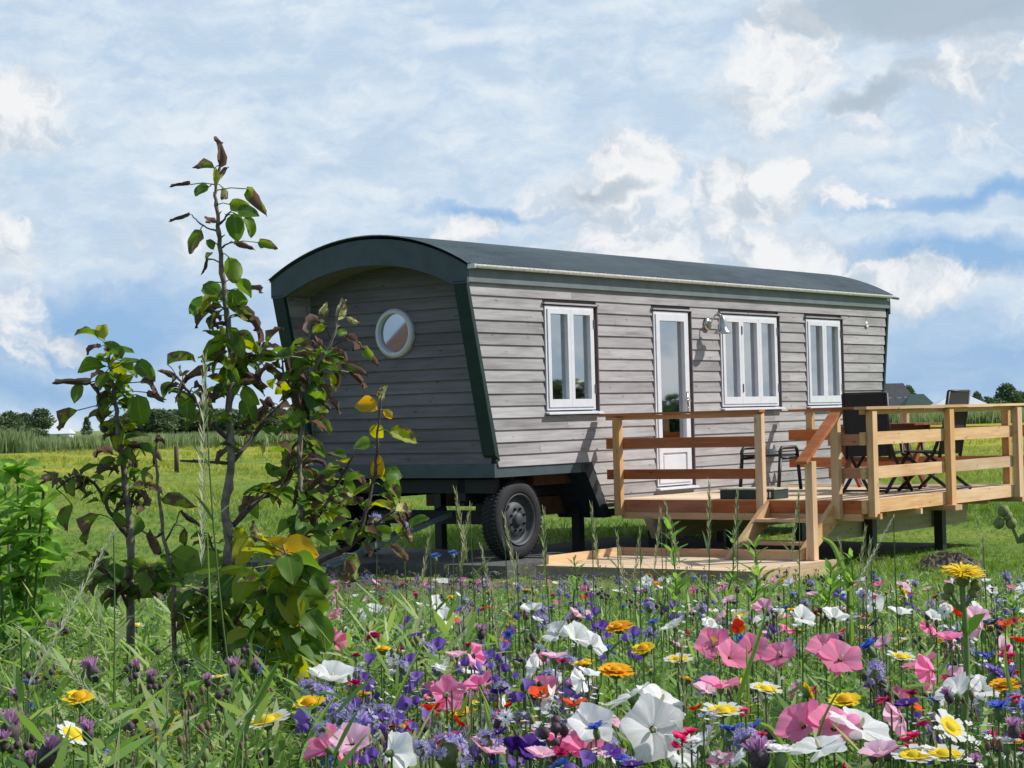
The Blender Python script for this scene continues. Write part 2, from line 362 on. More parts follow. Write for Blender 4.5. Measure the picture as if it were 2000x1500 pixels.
# ---------------------------------------------------------------- ground
GZ = -.13
def gz(y):
    return GZ + .58 * max(0.0, min(1.0, (15 - y) / 11.0)) if y > -3 else .45
ys = [-80, -30, -10, -3, 0, 1] + [1.5 + .5 * k for k in range(60)] + [34, 38, 44, 52, 64, 80, 110, 160, 240, 400, 700, 1200, 2000, 3500, 6000]
xs = sorted(set([round(s * v, 2) for s in (-1, 1) for v in (0, 1, 2, 3, 4, 5, 6, 8, 10, 13, 17, 23, 32, 50, 90, 200, 500, 1300, 3000, 6000)]))
gv = [(x, y, gz(y)) for y in ys for x in xs]; nx = len(xs)
gf = [(j * nx + i, j * nx + i + 1, (j + 1) * nx + i + 1, (j + 1) * nx + i) for j in range(len(ys) - 1) for i in range(nx - 1)]
def groundmat():
    m, g, b = mat('grassland'); geo = g.n.new('ShaderNodeNewGeometry'); P = geo.outputs['Position']; x, y, z = g.sep(P)
    n1 = g.noise(P, .35, 5, .6); n2 = g.noise(P, 7, 4, .7); n3 = g.noise(g.vm('MULTIPLY', P, (.05, .12, 1)), 1, 4, .6); n4 = g.noise(P, 40, 3, .7)
    grass = g.ramp(g.m('ADD', g.m('MULTIPLY', n2, .5), g.m('MULTIPLY', n4, .5)), [(.3, (.07, .13, .028)), (.5, (.125, .21, .04)), (.7, (.20, .28, .06))])
    yel = g.mix(n2, (.30, .30, .05), (.44, .40, .045)); 
    ym = g.m('MULTIPLY', g.smooth(y, 48, 85), g.smooth(g.m('ADD', n3, g.m('MULTIPLY', n1, .25)), .45, .68))
    near_y = g.m('MULTIPLY', g.smooth(g.m('ADD', n1, g.m('MULTIPLY', n3, .3)), .62, .78), .22)
    c = g.mix(g.smooth(n1, .4, .65), grass, g.mix(.5, grass, (.15, .22, .05)))
    c = g.mix(near_y, c, yel); c = g.mix(g.m('MULTIPLY', ym, .85), c, yel)
    far = g.mix(g.smooth(n3, .3, .7), (.14, .20, .08), (.24, .28, .12)); c = g.mix(g.smooth(y, 200, 260), c, far)
    soil = g.ramp(n4, [(.3, (.04, .05, .025)), (.55, (.09, .10, .05)), (.75, (.12, .17, .05))]); c = g.mix(g.smooth(y, 15.5, 13.5), c, soil)
    g.l.new(c, b.inputs['Base Color']); b.inputs['Roughness'].default_value = .95; b.inputs['Specular IOR Level'].default_value = .05
    bp = g.n.new('ShaderNodeBump'); bp.inputs['Strength'].default_value = .9; bp.inputs['Distance'].default_value = .08; g.l.new(n2, bp.inputs['Height']); g.l.new(bp.outputs[0], b.inputs['Normal'])
    return m
me = bpy.data.meshes.new('ground'); me.from_pydata(gv, [], gf); me.materials.append(groundmat()); struct(link('ground', me))

# ---------------------------------------------------------------- the wagon frame: a along the wagon, b out of its front wall, z up
PSI = 0.648939; OX, OY = -.1825, 19.9728; ROTZ = PI / 2 - PSI
UA = Vector((math.sin(PSI), math.cos(PSI), 0)); UB = Vector((math.cos(PSI), -math.sin(PSI), 0))
def W(a, b, z): return Vector((OX, OY, 0)) + UA * a + UB * b + Vector((0, 0, z))
class WB(MB):
    "mesh builder in wagon axes (a, b, z); local y is -b"
    def bx(s, a0, a1, b0, b1, z0, z1, r=None): s.box(min(a0, a1), max(a0, a1), -max(b0, b1), -min(b0, b1), min(z0, z1), max(z0, z1), r)
    def tb(s, pts, *k, **kw): s.tube([(a, -b, z) for a, b, z in pts], *k, **kw)
    def bm(s, p, q, w, h, up=(0, 0, 1), r=None): s.beam((p[0], -p[1], p[2]), (q[0], -q[1], q[2]), w, h, (up[0], -up[1], up[2]), r)
    def h8(s, P, r=None): s.hull8([(a, -b, z) for a, b, z in P], r)
    def lt(s, prof, c, ax, seg=32, r=None, close=False): s.lathe(prof, (c[0], -c[1], c[2]), (ax[0], -ax[1], ax[2]), seg, r, close)
def wthing(name, label, cat, o=(0, 0, 0), group=None):
    e = link(name, None, None, W(*o), ROTZ); e.empty_display_size = .2; tag(e, label, cat, group); e['_o'] = list(o); return e
def part(name, mb, mat_, parent, label=None, root=None, smooth=False):
    o_ = (root or parent)['_o']; o = link(name, mb.mesh(name, mat_, (o_[0], -o_[1], o_[2]), smooth, True), parent)
    if label: o['label'] = label
    return o

# ---------------------------------------------------------------- wagon
wg = wthing('shepherd_wagon', 'long grey timber clad wagon house with curved dark roof standing on rubber wheels', 'wagon')
WIDTH = 2.62; LTOP = 8.92; LBOT = 8.45; ZB = .968; ZT = 2.84; ZBOT2 = .44; PITCHB = .1248
def a_near(z): return 0.02 - .43 * max(0, (z - 1.0)) / 1.84
def a_far(z): return LBOT + (LTOP - .06 - LBOT) * (z - .55) / (2.84 - .55)
openings = [(.855, 1.845, 1.50, 2.672), (2.945, 3.775, .60, 2.672), (4.41, 5.86, 1.50, 2.672), (6.525, 7.545, 1.50, 2.672)]
wall = WB(); joints = {14: 1.38, 12: 2.2, 1: .75, 4: 5.0, 9: 8.0, 7: 6.1}
def board(mb, a0, a1, a0t, a1t, z0, z1, r):
    "lapped board on the front wall; bottom proud, top tucked"
    mb.h8([(a0, .004, z0), (a1, .004, z0), (a1, .021, z0), (a0, .021, z0), (a0t, -.012, z1), (a1t, -.012, z1), (a1t, .002, z1), (a0t, .002, z1)], r)
for k in range(-4, 15):
    z0 = ZB + k * PITCHB; z1 = min(z0 + PITCHB + .012, ZT + .02); zm = z0 + .06
    lo0 = a_near(z0) if k >= 0 else 1.70 + .30 * (ZB - z0) / .56 - .02; lo1 = a_near(z1) if k >= 0 else 1.70 + .30 * (ZB - z1) / .56 - .02
    hi0, hi1 = a_far(z0), a_far(z1)
    cuts = [(o[0], o[1]) for o in openings if zm > o[2] - .02 and zm < o[3]]
    segs = []; cur = None
    for c in cuts: segs.append((cur, c[0])); cur = c[1]
    segs.append((cur, None))
    for (s0, s1) in segs:
        A0, A0t = (lo0, lo1) if s0 is None else (s0, s0); A1, A1t = (hi0, hi1) if s1 is None else (s1, s1)
        js = [joints[k]] if k in joints and A0 + .2 < joints[k] < A1 - .2 else []
        if A1 - A0 > 3 and not js: js = [A0 + (A1 - A0) * random.uniform(.35, .65)]
        pts = [A0] + js + [A1]; ptt = [A0t] + js + [A1t]
        for q in range(len(pts) - 1):
            e = .0015
            board(wall, pts[q] + e, pts[q + 1] - e, ptt[q] + e, ptt[q + 1] - e, z0 + random.uniform(-.0015, .0015), z1, random.random())
part('front_wall', wall, M_siding, wg, 'weathered grey larch boards of the sunlit long side')
# shell (backing behind the boards, floor, back wall)
sh = WB()
def panel(a0, a1, z0, z1): sh.bx(a0, a1, -.06, -.014, z0, z1)
edges = [a_near(1.0), .855, 1.845, 2.945, 3.775, 4.41, 5.86, 6.525, 7.545, 8.43]
sh.h8([(0.03, -.06, .97), (.855, -.06, .97), (.855, -.014, .97), (0.03, -.014, .97), (-.38, -.06, 2.86), (.855, -.06, 2.86), (.855, -.014, 2.86), (-.38, -.014, 2.86)])
panel(1.845, 2.945, .95, 2.86); panel(3.775, 4.41, .5, 2.86); panel(5.86, 6.525, .5, 2.86); panel(1.98, 2.945, .46, .95)
sh.h8([(7.545, -.06, .5), (8.42, -.06, .5), (8.42, -.014, .5), (7.545, -.014, .5), (7.545, -.06, 2.86), (8.86, -.06, 2.86), (8.86, -.014, 2.86), (7.545, -.014, 2.86)])
for o in openings:
    panel(o[0], o[1], 2.672, 2.86)
    if o[2] > 1: panel(o[0], o[1], .95, 1.50)
panel(2.945, 3.775, .46, .60); panel(4.41, 5.86, .5, .95); panel(6.525, 7.545, .5, .95); panel(.855, 1.845, .9, .97)
part('wall_lining', sh, M_reveal, wg)
bw = WB(); bw.h8([(.03, -WIDTH, .9), (8.45, -WIDTH, .9), (8.45, -WIDTH + .05, .9), (.03, -WIDTH + .05, .9), (-.38, -WIDTH, 2.86), (8.86, -WIDTH, 2.86), (8.86, -WIDTH + .05, 2.86), (-.38, -WIDTH + .05, 2.86)])
part('back_wall', bw, M_siding, wg)
fl = WB(); fl.bx(.06, 8.4, -WIDTH + .06, -.065, .90, .96); fl.bx(2.0, 8.4, -WIDTH + .06, -.065, .46, .50); fl.bx(1.95, 2.0, -WIDTH + .06, -.065, .46, .90)
part('floor', fl, M_dark_wood, wg)
ew = WB()
AR = 2.72; BC = -1.31; ZC = 3.37 - 2.74   # roof arc centre
def arcz(b, R=2.74): return ZC + math.sqrt(max(0, R * R - (b - BC) ** 2))
# near end wall, horizontal lapped boards, clipped by the arch and the round window
RW = .235; BW, ZW = -1.282, 2.392
for k in range(0, 18):
    z0 = 1.0 + k * PITCHB; z1 = z0 + PITCHB + .012
    def lim(z):
        R = 2.72 - .02
        if z < 2.86: return -WIDTH + .10, -.05
        q = R * R - (z - ZC) ** 2
        if q <= 0: return None
        h = min(1.2, math.sqrt(q)); return BC - h, BC + h
    l0, l1 = lim(z0), lim(z1)
    if l0 is None: break
    if l1 is None: l1 = (BC - .02, BC + .02); z1 = ZC + 2.70
    def eb(b0, b1, b0t, b1t, r):
        ew.h8([(-.004, b0, z0), (-.026, b0, z0), (-.026, b1, z0), (-.004, b1, z0), (.012, b0t, z1), (-.002, b0t, z1), (-.002, b1t, z1), (.012, b1t, z1)], r)
    r = random.random()
    if z1 > ZW - RW and z0 < ZW + RW:
        def chord(z): return math.sqrt(max(0, RW * RW - (z - ZW) ** 2))
        Q = 6
        for q in range(Q):
            y0 = z0 + (z1 - z0) * q / Q; y1 = z0 + (z1 - z0) * (q + 1) / Q; o0 = -.026 + .024 * q / Q; o1 = -.026 + .024 * (q + 1) / Q; i0 = -.004 + .016 * q / Q; i1 = -.004 + .016 * (q + 1) / Q
            for (m0, m1, n0, n1) in ((l0[0], BW - chord(y0), l0[0], BW - chord(y1)), (BW + chord(y0), l0[1], BW + chord(y1), l0[1])):
                ew.h8([(i0, m0, y0), (o0, m0, y0), (o0, m1, y0), (i0, m1, y0), (i1, n0, y1), (o1, n0, y1), (o1, n1, y1), (i1, n1, y1)], r)
    else: eb(l0[0], l0[1], l1[0], l1[1], r)
part('end_wall', ew, M_siding_shade, wg, 'shaded grey boards of the end wall')
# inner cheeks of the hood, left one shows boards
ch = WB()
for k in range(0, 15):
    z0 = 1.0 + k * PITCHB; z1 = min(z0 + PITCHB, 2.88)
    ch.h8([(a_near(z0) + .03, -WIDTH + .055, z0), (.0, -WIDTH + .055, z0), (.0, -WIDTH + .083, z0), (a_near(z0) + .03, -WIDTH + .083, z0),
           (a_near(z1) + .03, -WIDTH + .055, z1), (.0, -WIDTH + .055, z1), (.0, -WIDTH + .070, z1), (a_near(z1) + .03, -WIDTH + .070, z1)])
ch.bx(-.032, .0, -WIDTH + .085, -WIDTH + .12, 1.0, 2.9)
part('hood_cheek', ch, M_siding, wg)
# far end wall
fw_ = WB(); fw_.h8([(8.43, -WIDTH + .05, .5), (8.45, -WIDTH + .05, .5), (8.45, -.02, .5), (8.43, -.02, .5), (8.85, -WIDTH + .05, 2.86), (8.87, -WIDTH + .05, 2.86), (8.87, -.02, 2.86), (8.85, -.02, 2.86)])
for k in range(20):
    b0 = BC - 1.28 + k * .128; b1 = b0 + .128
    fw_.h8([(8.85, b0, 2.86), (8.87, b0, 2.86), (8.87, b1, 2.86), (8.85, b1, 2.86), (8.85, b0, arcz(b0, 2.70)), (8.87, b0, arcz(b0, 2.70)), (8.87, b1, arcz(b1, 2.70)), (8.85, b1, arcz(b1, 2.70))])
part('far_end_wall', fw_, M_green, wg)
# pillars (slanted planks)
for bb0, bb1 in ((-.135, .03), (-WIDTH - .03, -WIDTH + .135)):
    p = WB(); z0, z1 = 1.03, 2.85
    p.h8([(a_near(1.09) - .045, bb0, 1.09), (a_near(1.09) + .03, bb0, 1.03), (a_near(1.09) + .03, bb1, 1.03), (a_near(1.09) - .045, bb1, 1.09), (a_near(z1) - .045, bb0, z1), (a_near(z1) + .0, bb0, z1), (a_near(z1) + .0, bb1, z1), (a_near(z1) - .045, bb1, z1)])
    part('corner_plank', p, M_green, wg)
p = WB(); p.h8([(8.455, -.05, .5), (8.50, -.05, .5), (8.50, .03, .5), (8.455, .03, .5), (8.87, -.05, 2.84), (8.915, -.05, 2.84), (8.915, .03, 2.84), (8.87, .03, 2.84)]); part('corner_plank', p, M_green, wg)
# arch board of the hood
ab = WB(); K_ = 28
def arch(mb, a0, a1, b_lo, b_hi, fo, fi):
    for k in range(K_):
        x0 = b_lo + (b_hi - b_lo) * k / K_; x1 = b_lo + (b_hi - b_lo) * (k + 1) / K_
        mb.h8([(a0, x0, fi(x0)), (a1, x0, fi(x0)), (a1, x1, fi(x1)), (a0, x1, fi(x1)), (a0, x0, fo(x0)), (a1, x0, fo(x0)), (a1, x1, fo(x1)), (a0, x1, fo(x1))], .5)
RI = 2.72
def fin(b):
    h = RI * RI - (b - BC) ** 2; z = (3.088 - RI) + math.sqrt(h); return max(2.825, z) if abs(b - BC) < 1.19 else 2.825
arch(ab, -.455, -.425, -WIDTH - .045, .045, lambda b: arcz(b) - .01, fin)
part('arch_board', ab, M_slate, wg, 'dark slate arched board of the hood')
ab = WB(); arch(ab, 8.90, 8.925, -WIDTH - .045, .045, lambda b: arcz(b) - .01, lambda b: 2.76 if abs(b - BC) > 1.2 else max(2.76, fin(b)))
part('arch_board', ab, M_slate, wg)
so = WB(); arch(so, -.42, 0.0, -WIDTH + .07, -.06, lambda b: arcz(b) - .06, lambda b: fin(b) + .012 if abs(b - BC) < 1.17 else 2.85)
part('soffit', so, M_soffit, wg)
# fascia along both sides
f = WB()
for a0, a1 in ((-.424, 2.07), (2.073, 5.55), (5.553, 8.898)): f.bx(a0, a1, .002, .045, ZT, 2.985)
part('fascia_board', f, M_fascia, wg)
f = WB(); f.bx(-.424, 8.898, -WIDTH - .045, -WIDTH - .002, ZT - .02, 2.985); part('fascia_board', f, M_slate, wg)
# roof: corrugated sheets bent over the arc
rf = WB(); A0, A1 = -.475, 8.955; n_a = int((A1 - A0) / .0127); n_b = 26
vi = len(rf.v)
for j in range(n_b + 1):
    th = -.528 + 1.056 * j / n_b
    for i in range(n_a + 1):
        a = A0 + (A1 - A0) * i / n_a; R = 2.757 + .013 * math.cos(2 * PI * a / .076)
        rf.v.append((a, -(BC + R * math.sin(th)), ZC + R * math.cos(th) + .006))
for j in range(n_b):
    for i in range(n_a):
        q = vi + j * (n_a + 1) + i; rf.f.append((q, q + 1, q + n_a + 2, q + n_a + 1)); rf.r.append(.5)
vi = len(rf.v)
for j in range(n_b + 1):
    th = -.526 + 1.052 * j / n_b
    for a in (A0 + .01, A1 - .01): rf.v.append((a, -(BC + 2.735 * math.sin(th)), ZC + 2.735 * math.cos(th) + .004))
for j in range(n_b): rf.f.append((vi + 2 * j, vi + 2 * j + 1, vi + 2 * j + 3, vi + 2 * j + 2)); rf.r.append(.4)
roof = part('roof', rf, M_roof, wg, 'curved corrugated dark metal roof', smooth=True)
gt = WB()
gpts = [(A0 + .03 + k * .31, .105, 2.978) for k in range(31)]
for k in range(30):
    a0, a1 = gpts[k][0], gpts[k + 1][0]
    for j in range(8):
        t0 = PI * j / 8; t1 = PI * (j + 1) / 8; R = .036; Ri = .032
        P_ = lambda a, t, r_: (a, .098 + r_ * math.cos(t), 3.012 - r_ * math.sin(t) * 1.05)
        gt.h8([P_(a0, t0, Ri), P_(a1, t0, Ri), P_(a1, t1, Ri), P_(a0, t1, Ri), P_(a0, t0, R), P_(a1, t0, R), P_(a1, t1, R), P_(a0, t1, R)], .5)
gt.bx(A0 + .025, A0 + .034, .05, .145, 2.968, 3.016)
gutter = part('gutter', gt, M_gutter, roof, root=wg, smooth=False)
sp = WB(); sp.tb([(8.86, .1, 2.985), (9.06, .1, 2.978)], .018, 10); part('gutter_outlet', sp, M_slate, roof, root=wg)
# skirts
s = WB(); s.bx(.0, 1.60, -.03, .006, .862, .972); part('skirt_board', s, M_slate, wg)
s = WB(); s.bx(-.035, -.002, -WIDTH, .006, .862, 1.004); part('skirt_board', s, M_slate, wg)
s = WB(); s.h8([(1.50, -.03, .865), (1.565, -.03, .865), (1.565, .012, .865), (1.50, .012, .865), (1.50, -.03, .965), (1.70, -.03, .965), (1.70, .012, .965), (1.50, .012, .965)])
s.h8([(1.885, -.6, .35), (2.03, -.6, .35), (2.03, .012, .35), (1.885, .012, .35), (1.51, -.6, .95), (1.69, -.6, .95), (1.69, .012, .95), (1.51, .012, .95)])
part('skirt_brace', s, simple('brace_paint', (.018, .026, .034), .6), wg)
s = WB(); s.bx(2.03, 8.42, -.03, .0, .36, .44); part('skirt_board', s, M_slate, wg)
# chassis
c = WB(); c.bx(.05, 8.2, -.55, -.45, .62, .84); c.bx(.05, 8.2, -2.2, -2.1, .62, .84); c.bx(.05, .2, -2.5, -.12, .70, .84); c.bx(.34, .48, -2.2, -.3, .36, .50)
c.bm((.41, -.5, .42), (.41, -.5, .66), .10, .14, (1, 0, 0)); c.bm((.41, -2.15, .42), (.41, -2.15, .66), .10, .14, (1, 0, 0))
for k in range(5): c.bm((.05 + k * .16, -.5, .60 - abs(2 - k) * .008), (.21 + k * .16, -.5, .60 - abs(1 - k) * .008), .06, .025)
part('chassis', c, M_chassis, wg)
c = WB(); c.bx(.95, 1.9, -.32, -.24, .74, .858); c.bx(1.0, 1.95, -.55, -.47, .40, .60); c.bx(.62, .7, -2.4, -.3, .74, .858); part('cross_beam', c, M_dark_wood, wg)
c = WB(); c.bm((.75, -1.3, .50), (-.95, -1.3, .03), .055, .07); c.bm((.3, -1.75, .47), (-.62, -1.31, .13), .05, .05); c.bm((.3, -.85, .47), (-.62, -1.29, .13), .05, .05)
c.tb([(-.95, -1.3, .03), (-1.08, -1.3, .0), (-1.14, -1.3, .03)], [.03, .035, .02], 8)
part('drawbar', c, M_galv, wg)
# wheels
def wheel(a, b, label=None):
    z = .41; s_ = 1 if b > -1 else -1
    t = WB(); w = .205
    prof = [(-w / 2 + .02, .265), (-w / 2, .30), (-w / 2, .36), (-w / 2 + .02, .398), (-w / 2 + .05, .411), (0, .413), (w / 2 - .05, .411), (w / 2 - .02, .398), (w / 2, .36), (w / 2, .30), (w / 2 - .02, .265)]
    t.lt(prof, (a, b - s_ * w / 2, z), (0, 1, 0), 56, .5, True)
    for k in range(56):
        an = 2 * PI * k / 56
        for o_ in (-.056, 0, .056):
            cx, cz = a + .414 * math.cos(an + o_), z + .414 * math.sin(an + o_)
            t.h8([(cx + dx_ * .012 * -math.sin(an) + dr * .0025 * math.cos(an), b - s_ * w / 2 + o_ + q * .025, cz + dx_ * .012 * math.cos(an) + dr * .0025 * math.sin(an)) for dr in (-1, 1) for (dx_, q) in ((-1, -1), (1, -1), (1, 1), (-1, 1))], .5)
    wh = link('wheel', t.mesh('wheel', M_tyre, None, True, True), wg)
    if label: wh['label'] = label
    rm = WB(); f_ = b - .01 * s_
    rm.lt([(x * s_, r_) for x, r_ in [(-.05, .255), (.006, .272), (.012, .262), (-.02, .245), (-.055, .235), (-.062, .21), (-.04, .17), (-.022, .145), (-.024, .10), (-.03, .072), (.0, .068), (.012, .055), (.014, .0005)]], (a, f_, z), (0, 1, 0), 48, .5)
    r = part('rim', rm, M_rim, wh, root=wg, smooth=True)
    hl = WB()
    for k in range(8):
        hl = WB(); an = 2 * PI * (k + .5) / 8; hl.lt([(-.03 * s_, .0005), (.0 * s_, .012), (-.018 * s_, .016)], (a + .118 * math.cos(an), f_ - .006 * s_, z + .118 * math.sin(an)), (0, 1, 0), 10, .5); part('bolt_hole', hl, M_hole, wh, root=wg)
    for k in range(4):
        hl = WB(); an0 = PI / 4 + k * PI / 2
        for q in range(6):
            an = an0 + (q - 2.5) * .055; hw = .019 * (1 - abs(q - 2.5) / 5)
            ca, cz = math.cos(an), math.sin(an); n_ = (-.0285 * s_, .034 * s_)
            hl.h8([(a + (.186 + e * hw) * math.cos(an + dd * .0285), f_ - .043 * s_ + (.0 if e2 < 0 else .0065) * s_, z + (.186 + e * hw) * math.sin(an + dd * .0285)) for e2 in (-1, 1) for (e, dd) in ((-1, -1), (1, -1), (1, 1), (-1, 1))], .5)
        part('wheel_slot', hl, M_hole, wh, root=wg)
wheel(.44, -.05, 'front wheel with grey perforated steel rim'); wheel(.44, -WIDTH + .28, 'wheel on the shaded far side'); wheel(7.4, -.12); wheel(7.4, -WIDTH + .28)

# windows: frame group on the front wall
def sash_window(o, cols, sill=True, curtain=None, door=False):
    a0, a1, z0, z1 = o; root = WB(); fa0 = a0 + .012; fa1 = a1 - .085; fz0 = (1.535 if not door else .645); fz1 = 2.640; dp = .030
    # outer frame
    root.bx(fa0, fa0 + .03, -.05, dp, fz0, fz1); root.bx(fa1 - .03, fa1, -.05, dp, fz0, fz1); root.bx(fa0 + .03, fa1 - .03, -.05, dp, fz1 - .03, fz1); root.bx(fa0 + .03, fa1 - .03, -.05, dp, fz0, fz0 + .03)
    w = part('door' if door else 'window', root, M_frame, wg, ('narrow white door, glazed above and panelled below' if door else None), smooth=False)
    rv = WB(); rv.bx(fa1 + .001, a1, -.05, -.022, fz0 - .03, fz1 + .02); rv.bx(a1 - .018, a1 - .002, -.05, .03, fz0 - .02, fz1 + .02); rv.bx(a0 - .012, a0 + .010, -.05, .012, fz0 - .02, fz1 + .02); rv.bx(a0 + .010, a1 - .018, -.05, .022, fz1 + .001, fz1 + .016)
    part('reveal', rv, M_reveal, w, root=wg)
    hd = WB(); hd.bx(a0 - .015, a1 + .02, -.02, .05, fz1 + .017, fz1 + .035); part('head_drip', hd, M_siding, w, root=wg)
    n = cols; span = (fa1 - .03) - (fa0 + .03); cw = span / n
    for k in range(n):
        s0 = fa0 + .03 + k * cw + .002; s1 = s0 + cw - .004; zz0 = fz0 + .031; zz1 = fz1 - .031; st = .052 if not door else .075; bt = .085 if not door else .075
        sa = WB(); y0, y1 = -.045, dp + .012
        gz0 = zz0 + bt if not door else 1.10
        sa.bx(s0, s0 + st, y0, y1, zz0, zz1); sa.bx(s1 - st, s1, y0, y1, zz0, zz1); sa.bx(s0 + st, s1 - st, y0, y1, zz1 - st, zz1); sa.bx(s0 + st, s1 - st, y0, y1, zz0, zz0 + bt)
        if door:
            sa.bx(s0 + st, s1 - st, y0, y1, 1.02, 1.10); sa.bx(s0 + st, s1 - st, y0, y1 - .018, zz0 + bt, 1.02)
            sa.bx(s0 + st + .03, s1 - st - .03, y1 - .018, y1 - .006, zz0 + bt + .03, .99)
        s_ = part('sash' if not door else 'leaf', sa, M_frame, w, root=wg)
        gp = WB(); gp.bx(s0 + st - .004, s1 - st + .004, -.012, -.006, gz0 - .004, zz1 - st + .004); part('pane', gp, M_glass, w, root=wg)
        if curtain:
            for (c0, c1) in curtain:
                cu = WB(); H_ = zz1 - st - gz0; m_ = 10
                aa0, aa1 = s0 + st - .02, s1 - st + .02
                for q in range(m_):
                    x0 = aa0 + (aa1 - aa0) * q / m_; x1 = aa0 + (aa1 - aa0) * (q + 1) / m_; d0 = -.085 - .008 * (q % 2); d1 = -.085 - .008 * ((q + 1) % 2)
                    cu.h8([(x0, d0 - .004, gz0 + H_ * c0), (x1, d1 - .004, gz0 + H_ * c0), (x1, d1, gz0 + H_ * c0), (x0, d0, gz0 + H_ * c0), (x0, d0 - .004, gz0 + H_ * c1), (x1, d1 - .004, gz0 + H_ * c1), (x1, d1, gz0 + H_ * c1), (x0, d0, gz0 + H_ * c1)], .5)
                part('blind', cu, M_white, w, root=wg)
        if not door and k == n - 1 or (n == 3 and k == 0):
            for zz in (zz0 + .14, zz1 - .2):
                hg = WB(); hg.tb([(s1 + .012, y1 + .004, zz), (s1 + .012, y1 + .004, zz + .10)], .009, 8); part('hinge', hg, M_galv, w, root=wg)
    if sill:
        si = WB(); si.h8([(a0 - .01, -.04, fz0 - .03), (a1 + .01, -.04, fz0 - .03), (a1 + .01, .075, fz0 - .045), (a0 - .01, .075, fz0 - .045), (a0 - .01, -.04, fz0 - .004), (a1 + .01, -.04, fz0 - .004), (a1 + .01, .075, fz0 - .03), (a0 - .01, .075, fz0 - .03)])
        part('sill', si, M_frame, w, root=wg)
    if door:
        hh = WB(); aa = fa1 - .075; zz = 1.62; hh.bx(aa - .018, aa + .018, .043, .052, zz - .14, zz + .10); hh.tb([(aa, .045, zz), (aa, .085, zz), (aa - .12, .09, zz)], .010, 8); hh.tb([(aa, .045, zz - .09), (aa, .06, zz - .09)], .012, 8)
        part('handle', hh, M_chrome, w, root=wg, smooth=True)
    return w
sash_window(openings[0], 2, True, [(.40, 1.0)])
sash_window(openings[1], 1, True, None, True)
sash_window(openings[2], 3, True, [(.0, .14)])
sash_window(openings[3], 2, True, [(.0, .14), (.14, 1.0)])
# frosted lower part inside the door
fr = WB(); fr.bx(3.07, 3.60, -.075, -.07, 1.09, 1.42); part('frosted_panel', fr, M_white, wg)
# round window
rw = WB(); rw.lt([(-.0, .203), (-.0, .252), (-.012, .262), (-.05, .258), (-.066, .235), (-.066, .212), (-.04, .205)], (0.0, BW, ZW), (1, 0, 0), 48, .5, True)
rw_o = part('round_window', rw, M_frame, wg, 'round white framed porthole window in the end wall', smooth=False)
gp = WB(); gp.lt([(-.02, .0005), (-.02, .206), (-.014, .206), (-.014, .0005)], (0, BW, ZW), (1, 0, 0), 40, .5); part('pane', gp, M_glass, rw_o, root=wg)
# wall lamp
lm = WB(); la, lb, lz = 4.13, .03, 2.52
lm.lt([(0, .075), (.02, .075), (.032, .06), (.045, .03), (.05, .0005)], (la, lb - .01, lz), (0, 1, 0), 28, .5)
lamp = part('wall_lamp', lm, M_chrome, wg, 'polished steel bell shaped wall lamp beside the door', smooth=True)
la2 = WB(); la2.tb([(la, lb + .03, lz), (la + .0, lb + .10, lz + .09), (la + .01, lb + .14, lz + .12), (la + .02, lb + .19, lz + .08)], .011, 8); part('lamp_arm', la2, M_chrome, lamp, root=wg, smooth=True)
ls = WB(); ls.lt([(.10, .02), (.06, .045), (.0, .055), (-.05, .062), (-.075, .085), (-.10, .105), (-.105, .10), (-.07, .075), (-.04, .052), (.05, .04)], (la + .02, lb + .19, lz - .02), (0, 0, 1), 28, .5, False); part('lamp_shade', ls, M_chrome, lamp, root=wg, smooth=True)
sk = WB(); sk.bx(5.52, 5.60, .01, .065, .90, 1.0); sk.bx(5.53, 5.59, .065, .075, .91, .99)
part('socket_box', sk, simple('socket_plastic', (.35, .42, .48), .5), wg)
vt = WB(); vt.lt([(0, .0005), (.012, .03), (.0, .045)], (8.25, .02, 2.60), (0, 1, 0), 18); part('vent', vt, M_frame, wg)
# posts that carry the wagon
for (a, b) in ((1.78, -.25), (1.78, -2.2), (4.9, -.3), (8.0, -.3)):
    ps = WB(); ps.bx(a, a + .1, b - .1, b, GZ, .62 if a < 2 else .46); part('support_post', ps, M_black, wg)

# ---------------------------------------------------------------- terrace
dk = wthing('timber_deck', 'raised fresh larch terrace with post and rail balustrade beside the wagon', 'deck', (1.87, .05, GZ))
DA0, DA1, DB0, DB1, DZ = 1.87, 5.78, .03, 3.20, .548
db = WB(); k = 0; x = DA0 + .0
while x < DA1 - .02:
    db.bx(x, min(x + .139, DA1), DB0 + .02, DB1 - .03, DZ - .027, DZ + random.uniform(-.001, .001)); x += .144
part('floor_board', db, M_board, dk, 'pale sunlit deck boards')
fs = WB(); fs.bx(DA0 - .03, DA0 - .001, .20, 1.43, .42, DZ + .003); fs.bx(DA0 - .03, DA0 - .001, 1.433, 3.155, .42, DZ + .003); part('deck_fascia', fs, M_larch_shade, dk)
fs = WB(); fs.bx(DA0 - .028, DA0 + .02, .28, 3.15, .345, .417); part('lower_ledger', fs, M_decky, dk)
fs = WB(); fs.bx(DA0 - .03, 3.62, DB1 - .045, DB1, .418, DZ + .003); fs.bx(3.623, DA1, DB1 - .045, DB1, .418, DZ + .003); part('deck_fascia', fs, M_deckx, dk)
fs = WB(); fs.bx(DA1, DA1 + .03, .1, 3.2, .41, DZ + .003); part('deck_fascia', fs, M_decky, dk)
for a, b1 in ((1.95, 3.30), (2.5, 3.1), (2.95, 3.26), (3.62, 3.34), (4.3, 3.1), (5.0, 3.1), (5.5, 3.3)):
    js = WB(); js.bx(a, a + (.045 if a != 3.62 else .17), .2, b1, .36, .416); part('joist', js, M_decky, dk)
